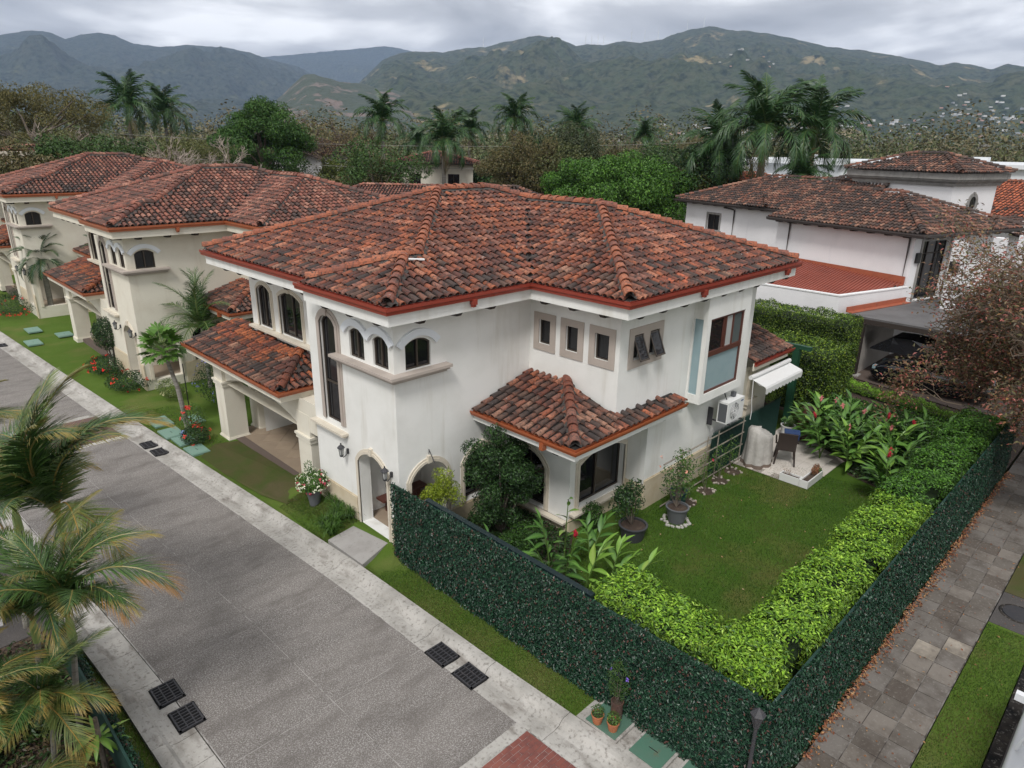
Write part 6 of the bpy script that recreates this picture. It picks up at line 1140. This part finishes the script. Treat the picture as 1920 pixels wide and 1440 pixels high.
DP=[frond_mesh('f',1.5,52,.34,.035,a,u,((.02,.06,.02),(.03,.08,.03)),droop=.2) for a,u in ((.7,1.2),(.9,1.0),(1.1,.8))]
palm('date_palm','bushy pygmy date palm on the lawn before the third villa',8.6,47.5,3.4,1.25,26,'garden palms',DP,0,.16,shaft=False); palm('date_palm','small dark palm beside the third villa porch roof',11.3,44.6,3.9,1.0,20,'garden palms',DP,0,.12,shaft=False)
AG=((.045,.10,.025),(.07,.14,.03),(.03,.075,.02)); AR=[frond_mesh('f',1.9,40,.5,.024,a,u,AG,droop=.35) for a,u in ((.55,1.2),(.8,1.1),(1.1,.9))]
palm('areca_palm','feathery areca palm between the first and second villas',10.3,28.6,2.7,1.35,22,'garden palms',AR,0,.1,shaft=False)
# papaya
def palm_leaf(L=.75):
    mb=MB(); mb.tube([(0,0,0),(0,L*.9,.1)],.02,4,0,(.16,.22,.08))
    for i in range(9):
        a=(i-4)*.52; l=L*(.62-.05*abs(i-4)); d=np.array([math.sin(a),math.cos(a),-.25]); s=np.array([math.cos(a),-math.sin(a),0]); c=np.array([0,L*.9,.1]); w=.05*L/.75
        V=[c,c+d*l*.45-s*w,c+d*l*.7-s*w*1.4,c+d*l,c+d*l*.7+s*w*1.4,c+d*l*.45+s*w]; mb.add(V,[[0,1,2],[0,2,3],[0,3,4],[0,4,5]],0,np.array((.085,.19,.03))*rng.uniform(.8,1.2))
    return mb.build('leaf',M['leaf'],mesh_only=True)
PL=[palm_leaf(.8),palm_leaf(.65)]; t=thing('papaya_tree','papaya tree with slender pale trunk and lobed leaves on the verge before the second villa','tree',(7.85,24.6,0)); b=MB(); b.tube([(0,0,0),(-.1,.1,1.6),(-.35,.3,3.2)],[.1,.08,.06],8); b.build('trunk',M['palmbark'],t)
for i in range(46): f=i/45; o=inst('leaf',PL[i%2],t,(-.35+rng.normal(0,.03),.3,3.25-.35*f)); o.rotation_euler=(R(60)-f*R(85),rng.normal(0,.3),i*2.4); o.scale=(.72,)*3
b=MB(); b.tube([(.25,.3,0),(.25,.3,2.4)],.02,5); b.build('support_stake',M['black'],t)
# ---------------------------------------------------------------- near-left bed: fence, areca clump
for s_ in (1,): 
    sheet('palm_bed',[(-9,4),(1.62,4),(1.62,15.6),(-9,15.6)],-.05,'soil',th=.2); sheet('left_verge',[(1.62,4),(2.35,4),(2.25,9.9),(2.1,12.8),(1.75,16.5),(1.62,16.5)],-.008,'grass',th=.2); sheet('left_driveway',[(-9,15.6),(1.75,15.6),(1.2,22),(-9,22)],-.03,'asphalt',th=.2)
cover('ground_cover',[(-3,5),(1.4,5),(1.4,15.4),(-3,15.4)],-.03,9000,[(.02,.05,.012),(.04,.08,.02),(.10,.08,.04),(.07,.05,.03)],.12)
blades('grass_blades',(1.66,2.35,7.5,15),15000,.05,[(.10,.15,.03),(.13,.17,.05),(.08,.12,.02),(.2,.19,.09)],-.008,ok=lambda X,Y:X<kerbR(Y)-5.70)
W=Wall((1.52,6.0),(1.52,14.6)); t=thing('low_screen_fence','low dark green mesh fence below the areca palms, leafy on its street side','fence',(1.52,6,0)); b=MB(); wbox(b,W,0,W.L,-.1,.95,-.04,0); b.build('fence_panel',M['darkgreen'],t,(1.52,6,0)); n=9000
u=rng.uniform(0,W.L,n); z=.98*rng.uniform(0,1,n)**.7; P=np.stack([1.53+rng.uniform(0,.12,n),6+u,z+.03*np.sin(u*7)],1); b=MB(); leaves(b,P,np.tile([1,0,.4],(n,1)),.065,.036,FL,FP); b.build('leaf_cover',M['leafs'],t,(1.52,6,0))['kind']='stuff'
t=thing('gate_pillar','white wall corner at the left picture edge behind the areca palms','wall',(.2,17.0,0)); b=MB(); b.box((-2.0,-.6,-.2),(.65,.9,1.0)); b.box((-2.0,-.65,1.0),(.7,.95,1.08)); b.build('wall_block',M['white'],t)
ct=[frond_mesh('f',2.5,92,.72,.027,a,u,((.05,.11,.025),(.08,.15,.035),(.035,.08,.02)),tc,droop=.28,vee=.35,seg=4,rr=.022,rach=(.25,.2,.06)) for a,u,tc in ((.75,1.15,(.2,.17,.04)),(1.0,1.15,(.26,.2,.05)),(1.2,1.1,(.34,.17,.04)),(.6,1.0,(.13,.17,.04)))]
yt=[frond_mesh('f',2.2,84,.64,.026,a,u,((.12,.16,.04),(.17,.19,.05),(.085,.135,.03)),(.34,.24,.06),droop=.35,vee=.3,seg=4,rr=.022,rach=(.35,.22,.05)) for a,u in ((1.0,1.0),(1.3,.8))]
def areca(label,x,y,head,fr,r=.055):
    t=thing('areca_palm',label,'palm tree',(x,y,-.05),0,'areca palms in the near left bed'); hx,hy,hz=head[0]-x,head[1]-y,head[2]+.05
    b=MB(); tt=np.linspace(0,1,9); P=np.stack([hx*tt**1.3,hy*tt**1.3,(hz-.5)*tt],1); b.tube(P,np.linspace(r,r*.8,9),8); b.build('trunk',M['palmbark'],t)
    b=MB(); b.tube([P[-1],(hx,hy,hz-.2),(hx,hy,hz)],[r*1.15,r*1.1,r*.4],8,0,(.22,.3,.10)); b.build('crownshaft',M['leafs'],t)
    fr=fr+[(z_[0]+22+rng.uniform(-8,8),z_[1]+rng.uniform(-14,22),z_[2],z_[3]*rng.uniform(.75,1.0)) for z_ in fr[::2]]
    for (az,el,m,s_) in fr: o=inst('frond',m,t,(hx,hy,hz-.1)); o.rotation_euler=(R(el),rng.normal(0,.15),R(-az)); o.scale=(s_,)*3
E_=135  # azimuth (from +Y to +X) pointing to picture right
areca('areca palm with pale crownshaft in front, orange-tipped fronds arching over the gutter',1.2,11.7,(1.34,11.0,3.07),[(135,18,ct[2],.95),(118,30,ct[1],.9),(95,42,ct[0],.85),(150,5,ct[1],.7),(200,10,ct[0],.8),(260,15,ct[1],.9),(320,20,ct[3],.85),(20,30,yt[0],.8),(60,25,ct[0],.75)])
areca('tallest areca palm, its big frond arching right over the road',1.5,14.2,(1.87,13.5,3.6),[(128,28,ct[1],1.3),(108,38,ct[2],1.25),(142,20,ct[0],1.15),(118,50,ct[0],1.2),(70,50,ct[3],1.1),(85,35,ct[1],1.0),(160,0,yt[1],.95),(50,40,yt[0],1.0),(10,30,yt[1],1.0),(290,30,yt[0],1.0),(250,15,ct[0],1.0),(200,5,ct[3],.95),(330,25,ct[1],1.0)])
areca('areca palm with ringed brown stem near the white wall',1.2,16.0,(1.45,15.5,3.0),[(120,25,yt[0],1.0),(90,30,ct[1],1.0),(150,10,ct[0],.95),(30,35,yt[1],1.0),(320,30,yt[0],1.0),(270,20,ct[1],.95),(210,5,ct[2],.9),(60,40,ct[0],.95)],.07)
areca('leaning areca palm at left with yellow-green drooping fronds',.8,12.4,(1.0,12.2,2.5),[(230,15,yt[0],.85),(270,25,ct[0],.85),(180,5,ct[1],.85),(310,30,yt[1],.9),(140,-5,ct[3],.8),(350,30,ct[1],.85)])
areca('low bright areca palm fanning over the dark fence bed',.7,11.2,(.8,10.9,1.75),[(135,0,yt[0],.6),(170,5,yt[1],.65),(100,20,ct[3],.6),(210,0,ct[0],.7),(250,15,yt[0],.7),(300,25,ct[1],.7),(60,30,ct[3],.6),(190,30,yt[0],.6)],.045)
areca('areca palm cut by the left edge, lower left corner',-.1,11.4,(-.2,11.0,1.9),[(135,10,ct[0],.75),(180,0,ct[1],.8),(90,20,yt[0],.8),(220,10,ct[2],.8),(40,30,ct[1],.8),(150,35,yt[0],.7)],.05)
areca('short shaded areca palm at the bottom left corner',.2,10.2,(.1,10.0,1.0),[(135,10,ct[1],.55),(190,0,ct[2],.6),(80,20,yt[1],.6),(240,10,ct[0],.6)],.045)
areca('background areca palm rising above the left edge of the road',.7,19.2,(1.0,18.6,3.3),[(120,20,yt[0],1.05),(80,30,yt[1],1.05),(150,5,ct[0],1.0),(40,35,yt[0],1.0),(0,30,ct[1],1.0),(300,20,yt[1],1.0),(100,45,ct[0],1.0),(220,10,ct[2],.9)],.07)
for k,(x,y,r_,h_) in enumerate(((.6,9.6,.5,.5),(1.0,12.6,.55,.7),(.5,13.6,.6,.8),(-.4,12.6,.7,.9),(1.1,8.6,.45,.4),(-.3,9.4,.6,.6))):
    t=thing('undergrowth',('low dark undergrowth under the front areca palm','dark undergrowth behind the front palm trunk','undergrowth below the tallest areca palm','undergrowth at the left edge of the bed','low undergrowth by the lower fence','undergrowth in the bottom left corner')[k],'shrub',(x,y,-.05)); bush(t,(0,0,h_*.5),(r_,r_,h_*.55),1500,.16,.05,[(.02,.055,.014),(.04,.09,.02),(.09,.12,.03)],stems=3)
t=thing('cut_plant','lopped plant stem with a rosette of strap leaves against the dark low fence','plant',(1.3,10.6,-.05)); b=MB(); b.tube([(0,0,0),(.02,0,1.35)],[.05,.035],7); b.build('trunk',M['bark'],t)
for i in range(16): o=inst('leaf',GLL[i%4],t,(.01,0,.95+rng.uniform(-.05,.1))); o.rotation_euler=(R(25)-i*R(3.5),0,i*2.4); o.scale=(.32,.5,.5)
# ---------------------------------------------------------------- buildings behind the trees
M['whsd']=mat('warehouse_white',(.62,.64,.66),.6,noise=(.3,(.52,.54,.56),.4,.7)); M['whroof']=mat('warehouse_roof',(.66,.68,.70),.5)
t=thing('warehouse','long low white flat-roofed building behind the tower and the tall palms','building',(85,30,0)); og=(85,30,0); b=MB(); b.prism([(93,52),(89,33),(97,8),(125,14),(118,55)],-.5,8.3); b.build('wall',M['whsd'],t,og); b=MB(); b.prism([(92.4,52.5),(88.4,33),(96.6,7.4),(125,13),(118,56)],8.3,8.75); b.build('roof_edge',M['whroof'],t,og)
b=MB(); b.prism([(80,44),(78,36),(87,33),(91,46)],-.5,7.0); b.build('lower_wing',M['whsd'],t,og)
for x,y in ((96,40),(101,31),(104,22)): b=MB(); b.obox((x,y,9.1),(1.6,1.6,.7)); b.build('roof_vent',M['whroof'],t,og)
b=MB(); b.lathe([(0,0),(.5,.1),(.9,.35)],(0,0,0),14); d_=b.build('satellite_dish',M['stone'],t,og); d_.location=(-.5+(0),5.0,9.8-.6); d_.location=Vector((81-85,37-30,8.0)); d_.rotation_euler=(R(70),0,R(130))
for i in range(3): W=Wall((80,44),(78,36)); b=MB(); wbox(b,W,1.2+i*2.3,2.4+i*2.3,4.7,5.8,.0,.05); b.build('window',M['glass'],t,og)
def far_house(label,x,y,w,l,h,rz,pal,wallm='stucco2',wins=2,slope=.38,z0=0):
    t=thing('background_house',label,'house',(x,y,z0),rz); Ws=[Wall((-w/2,l/2),(-w/2,-l/2)),Wall((-w/2,-l/2),(w/2,-l/2)),Wall((w/2,-l/2),(w/2,l/2)),Wall((w/2,l/2),(-w/2,l/2))]; b=MB()
    for q,W in enumerate(Ws):
        ops=[(W.L*(i+.5)/wins-.6,W.L*(i+.5)/wins+.6,h-2.2,h-1.0,0) for i in range(wins)] if q<2 else []
        wall_face(b,W,-.5,h,ops)
        for o in ops: window(W,o,t,(0,0,0))
    b.build('wall',M[wallm],t); e=.7; a,c=w/2+e,l/2+e; rf=Roof(pal,sp=.26,ex=.38); hw=min(a,c)
    if a<=c: R1,R2_=(0,-c+a),(0,c-a)
    else: R1,R2_=(-a+c,0),(a-c,0)
    cs=[(-a,-c),(a,-c),(a,c),(-a,c)]
    if a<=c: fs=[([cs[0],cs[1],R1],cs[0],cs[1]),([cs[1],cs[2],R2_,R1],cs[1],cs[2]),([cs[2],cs[3],R2_],cs[2],cs[3]),([cs[3],cs[0],R1,R2_],cs[3],cs[0])]
    else: fs=[([cs[0],cs[1],R2_,R1],cs[0],cs[1]),([cs[1],cs[2],R2_],cs[1],cs[2]),([cs[2],cs[3],R1,R2_],cs[2],cs[3]),([cs[3],cs[0],R1],cs[3],cs[0])]
    for p,u,v in fs: rf.face(p,u,v,h,slope)
    zt=h+slope*hw; rf.cap((*R1,zt),(*R2_,zt+.001)) if R1!=R2_ else None
    for q,rr in zip(cs,(R1,R1 if a<=c else R2_,R2_,R2_ if a<=c else R1)): rf.cap((*q,h),(*rr,zt))
    rf.build(t,(0,0,0),near=0,capnear=0); b=MB(); b.add([(-a,-c,h-.03),(a,-c,h-.03),(a,c,h-.03),(-a,c,h-.03)],[[0,3,2,1]]); b.build('soffit',M['wood'],t); return t
far_house('cream house with small red tile roof behind the main ridge, under the palms',48.5,60.5,8.0,7,8.1,R(-42),'pink',slope=.25); far_house('white house with tile roof half hidden by the bare trees, left of centre',43.5,77,9,7,8.7,R(-45),'dark','white')
far_house('low wide house whose red tile roof shows just above the villa ridge',33.5,46.5,13,7,5.2,R(-52),'pink'); far_house('house roof showing right of the villa peak, below the olive-brown tree',37.0,37.5,7,6,5.6,R(-40),'dark'); far_house('house with dark red roof behind the olive-brown tree trunk',54.5,52.5,6,9,5.6,R(-45),'pink')
far_house('house with bright orange tile roof behind the white house',60,30,9,7,6.3,R(-17),'orange','white'); far_house('house with orange and brown tile roof at the far right edge',58.5,10.5,9,12,6.1,R(-17),'orange','white')
far_house('cream house behind the second and third villas',24,72,12,8,6.2,0,'pink')
t=thing('parapet_building','cream parapet wall rising behind the third villa roof at left','building',(12,66,0)); b=MB(); b.box((-7,-.2,0),(4.2,6,8.7)); b.build('wall',M['stucco2'],t); b=MB(); b.box((-7.2,-.4,8.7),(4.4,6.2,9.0)); b.build('parapet_cap',M['trim'],t)
t=thing('sign_mast','tiny white pole with a sign on top beyond the warehouse at right','sign',(254,54,0)); b=MB(); b.tube([(0,0,0),(0,0,10.5)],[.35,.25],6); b.build('pole',M['white_paint'],t); b=MB(); b.obox((0,0,11.8),(2.6,2.6,2.2)); b.build('sign_head',M['stone'],t)
# power lines
t=thing('power_lines','thin overhead wires crossing in front of the centre palms','wires',(20,70,8))
for z,p0,p1 in ((10.4,(18,88),(75,36)),(8.3,(20,80),(70,34))): b=MB(); tt=np.linspace(0,1,30); b.tube(np.stack([p0[0]+(p1[0]-p0[0])*tt-20,p0[1]+(p1[1]-p0[1])*tt-70,z-8-1.2*4*tt*(1-tt)+.6],1),.018,3); b.build('wire',M['stone'],t)
# ---------------------------------------------------------------- far woodland, hills, town
FW=[(.085,.11,.045),(.11,.125,.05),(.14,.135,.065),(.10,.095,.055),(.065,.095,.035),(.15,.13,.075)]
mb=MB(); 
for i in range(2300):
    r_=100*math.exp(rng.uniform(0,1)**.85*2.75); az=R(rng.uniform(5,86)); x,y=r_*math.sin(az),r_*math.cos(az)
    if x<130 and y<58 and x>74: continue
    h=rng.uniform(4,9)*(1.0 if r_<150 else 1.55); s_=rng.uniform(3,6)*(1+r_/900); n=int(np.clip(34000/r_,70,170)); L=.22+.0011*r_; P,d=clump_pts((x,y,h-s_*.35),(s_,s_,h*.55),n,.6); P[:,2]=np.abs(P[:,2])
    c=np.array(FW[rng.integers(len(FW))])*rng.uniform(.8,1.25); leaves(mb,P,d+[0,0,.6],L*2.0,L*1.2,[c],droop=0)
o=mb.build('far_woodland',M['leaf']); o['kind']='stuff'
def vnoise(x,y,s,seed=0):
    xi,yi=np.floor(x/s),np.floor(y/s); fx,fy=x/s-xi,y/s-yi; fx=fx*fx*(3-2*fx); fy=fy*fy*(3-2*fy)
    def h(a,b): v=np.sin(a*127.1+b*311.7+seed*74.7)*43758.5453; return v-np.floor(v)
    return (h(xi,yi)*(1-fx)+h(xi+1,yi)*fx)*(1-fy)+(h(xi,yi+1)*(1-fx)+h(xi+1,yi+1)*fx)*fy
def fbm(x,y,s,seed=0,o=5,ridged=False):
    a=0;w=1;t=0
    for i in range(o):
        v=vnoise(x,y,s/2**i,seed+i*7); v=1-abs(2*v-1) if ridged else v; a=a+v*w; t+=w; w*=.5
    return a/t
def hills(name,prof,r0,r1,m,nz,seed,na=420,nr=120,pw=1.25,back=1.35):
    az=np.array([p[0] for p in prof]); el=np.array([p[1] for p in prof]); A=np.linspace(az[0],az[-1],na); top=r1*np.tan(np.radians(np.interp(A,az,el)))+10; T=np.linspace(0,back,nr)
    Rr=r0+(r1-r0)*T; X=Rr[None]*np.sin(np.radians(A))[:,None]; Y=Rr[None]*np.cos(np.radians(A))[:,None]
    prof_=np.where(T<1,T**pw,1-((T-1)/(back-1))**1.5*.8); edge=np.clip(np.minimum(A-A[0],A[-1]-A)/3,0,1)[:,None]
    N_=fbm(X,Y,r1*.2,seed,5,True)-.62; S=np.sin(np.pi*np.clip(T,0,1))[None]
    fine=(fbm(X,Y,60,seed+3,3)-.5)*14
    N2=fbm(X,Y,r1*.05,seed+9,4,True)-.6
    Z=top[:,None]*prof_[None]+(N_*2.2+N2*.75)*nz*S*(top[:,None]/top.max())+fine*np.clip(T*3,0,1)[None]; Z=Z*edge-20*(1-edge); Z[:,0]=-15; Z[:,-1]=-30
    V=np.stack([X,Y,Z],-1).reshape(-1,3); i=np.arange(na-1)[:,None]*nr; j=np.arange(nr-1)[None]; F=np.stack([i+j,i+j+1,i+nr+j+1,i+nr+j],-1).reshape(-1,4)[:,::-1]
    mb=MB(); mb.add(V,F); o=mb.build(name,M[m],smooth=True); o['kind']='structure'
    return lambda a,r:(np.interp(a,A,Z[:,min(nr-1,int(round((r-r0)/(r1-r0)*(nr-1)/back)))]))
def hill_mat(name,a,b,c):
    return mat(name,a,.95,noise=(.012,b,.42,.66,8),noise2=(.0045,c,.60,.66,8),streak=(.045,(.014,.024,.013),.46,.66,6,(.035,.035,.035)),bump=(.03,1,22),spec=.05)
M['hill']=hill_mat('forest_hill',(.058,.075,.040),(.085,.09,.052),(.27,.22,.12)); M['hillfar']=hill_mat('far_forest_hill',(.052,.066,.048),(.07,.078,.056),(.09,.10,.06)); M['quarry']=mat('quarry_hill',(.045,.058,.03),.95,noise=(.011,(.17,.125,.10),.54,.58,6),noise2=(.05,(.03,.045,.02),.5,.65),bump=(.05,.8,10))
PA=[(-6,3),(.39,3.2),(5.29,4.88),(10.62,6.04),(11.49,6.3),(12.37,6.49),(13.36,6.46),(14.09,6.12),(14.98,6.44),(16.07,6.65),(16.99,6.56),(18.03,6.13),(19.64,6.04),(21.34,6.28),(23.76,6.29),(24.79,6.07),(26.2,5.77),(28.75,5.25),(31.71,3.72),(34.81,2.1),(37,.5)]
PB=[(20,4),(25.83,5.71),(28.07,5.99),(30.35,6.3),(32.67,6.57),(35.03,6.87),(36.61,6.71),(39.0,6.12),(42.24,4.71)]
PC=[(27,.4),(28.38,1.02),(30.84,2.58),(33.33,4.5),(34.79,5.82),(35.8,6.29),(36.8,6.54),(39.41,6.57),(41.03,6.9),(42.65,7.0),(44.27,7.39),(45.48,7.62),(46.69,7.81),(48.1,7.71),(49.53,7.15),(50.33,7.26),(51.54,7.22),(53.11,7.5),(54.31,7.39),(55.86,7.52),(56.98,8.02),(58.11,8.21),(59.22,8.39),(60.37,8.16),(61.87,7.99),(63.35,7.81),(64.83,7.49),(66.29,7.11),(67.37,6.87),(68.41,6.73),(69.79,6.49),(71.15,6.21),(72.49,5.93),(73.8,5.62),(74.45,5.43),(75.34,5.56),(76.58,5.32),(77.49,5.09),(78.3,5.34),(79.17,5.18),(84.07,4.19),(91.02,2.82),(97,1)]
PD=[(24,1.2),(25.43,1.88),(26.84,2.83),(28.07,3.97),(29.08,4.72),(29.86,4.86),(30.61,4.67),(31.75,4.27),(33.71,4.14),(36.49,3.66),(40.16,2.78),(42.24,1.85),(45,.8)]
hills('far_hills',PB,6500,9500,'hillfar',200,11,200,70); hills('hills',PA,2600,7000,'hillfar',230,5,330,110); zc=hills('hills',PC,1500,5000,'hill',190,21,620,150,1.3); hills('quarry_hill',PD,1500,2500,'quarry',30,31,200,60,1.1)
# hillside town: small white and red-roofed blocks on the lower slopes
tw=MB(); cnt=0
for (a0,a1,r0,r1,n) in ((55,66,1520,2000,110),(66,82,1520,2350,190),(48,56,1520,1750,30),(75,80,2300,2700,50),(60,64,2900,3100,16),(54.5,57,3300,3600,22),(20,26,2700,3000,16)):
    for i in range(n):
        a=rng.uniform(a0,a1); r_=rng.uniform(r0,r1); z=float(zc(a,r_)) if a>28 else 5; x,y=r_*math.sin(R(a)),r_*math.cos(R(a)); w=rng.uniform(5,13); h=rng.uniform(3,5.5)
        tw.obox((x,y,z+h/2+3),(w,rng.uniform(5,9),h),Matrix.Rotation(rng.uniform(0,3),3,'Z'),0,[(.62,.61,.6),(.7,.69,.68),(.45,.43,.4),(.5,.3,.24),(.35,.36,.38)][rng.integers(5)])
o=tw.build('hillside_town',mat('town_wall',(1,1,1),.8,attr=True)); o['kind']='stuff'
for k,(a,e) in enumerate(((50.25,7.3),(50.69,7.3),(51.17,7.28),(51.61,7.3),(53.66,7.55),(54.63,7.6),(55.61,7.6),(57.67,8.25),(58.84,8.4),(42.49,7.05))):
    r_=5000; x,y,z=r_*math.sin(R(a)),r_*math.cos(R(a)),r_*math.tan(R(e))+10; t=thing('wind_turbine','tiny wind turbine on the mountain ridge, '+('leftmost of the close four','second of the close four','third of the close four','rightmost of the close four','first of the spaced three','middle of the spaced three','last of the spaced three','left of the summit pair','right of the summit pair','alone on the left ridge')[k],'wind turbine',(x,y,z-8),R(45),'wind turbines on the ridge')
    b=MB(); b.tube([(0,0,0),(0,0,52)],[1.6,.9],6); b.build('tower',M['white_paint'],t)
    for i in range(3): q=i*2.094+k; b=MB(); b.tube([(0,-1,52),(math.cos(q)*22,-1,52+math.sin(q)*22)],[.9,.3],4); b.build('blade',M['white_paint'],t)
# ---------------------------------------------------------------- haze
hz=MB(); hz.box((-300,-900,-3.2),(9800,9700,1300)); o=hz.build('haze',None) if False else None
me=hz.build('haze',M['black'],mesh_only=True); me.materials.clear(); m=bpy.data.materials.new('haze_air'); m.use_nodes=True; m.node_tree.nodes.clear(); out=N(m.node_tree,'ShaderNodeOutputMaterial'); v=N(m.node_tree,'ShaderNodeVolumePrincipled'); v.inputs['Density'].default_value=8.0e-5; v.inputs['Color'].default_value=(.50,.66,.97,1); v.inputs['Anisotropy'].default_value=0
m.node_tree.links.new(v.outputs[0],out.inputs['Volume']); me.materials.append(m); o=bpy.data.objects.new('haze',me); link(o); o['kind']='stuff'
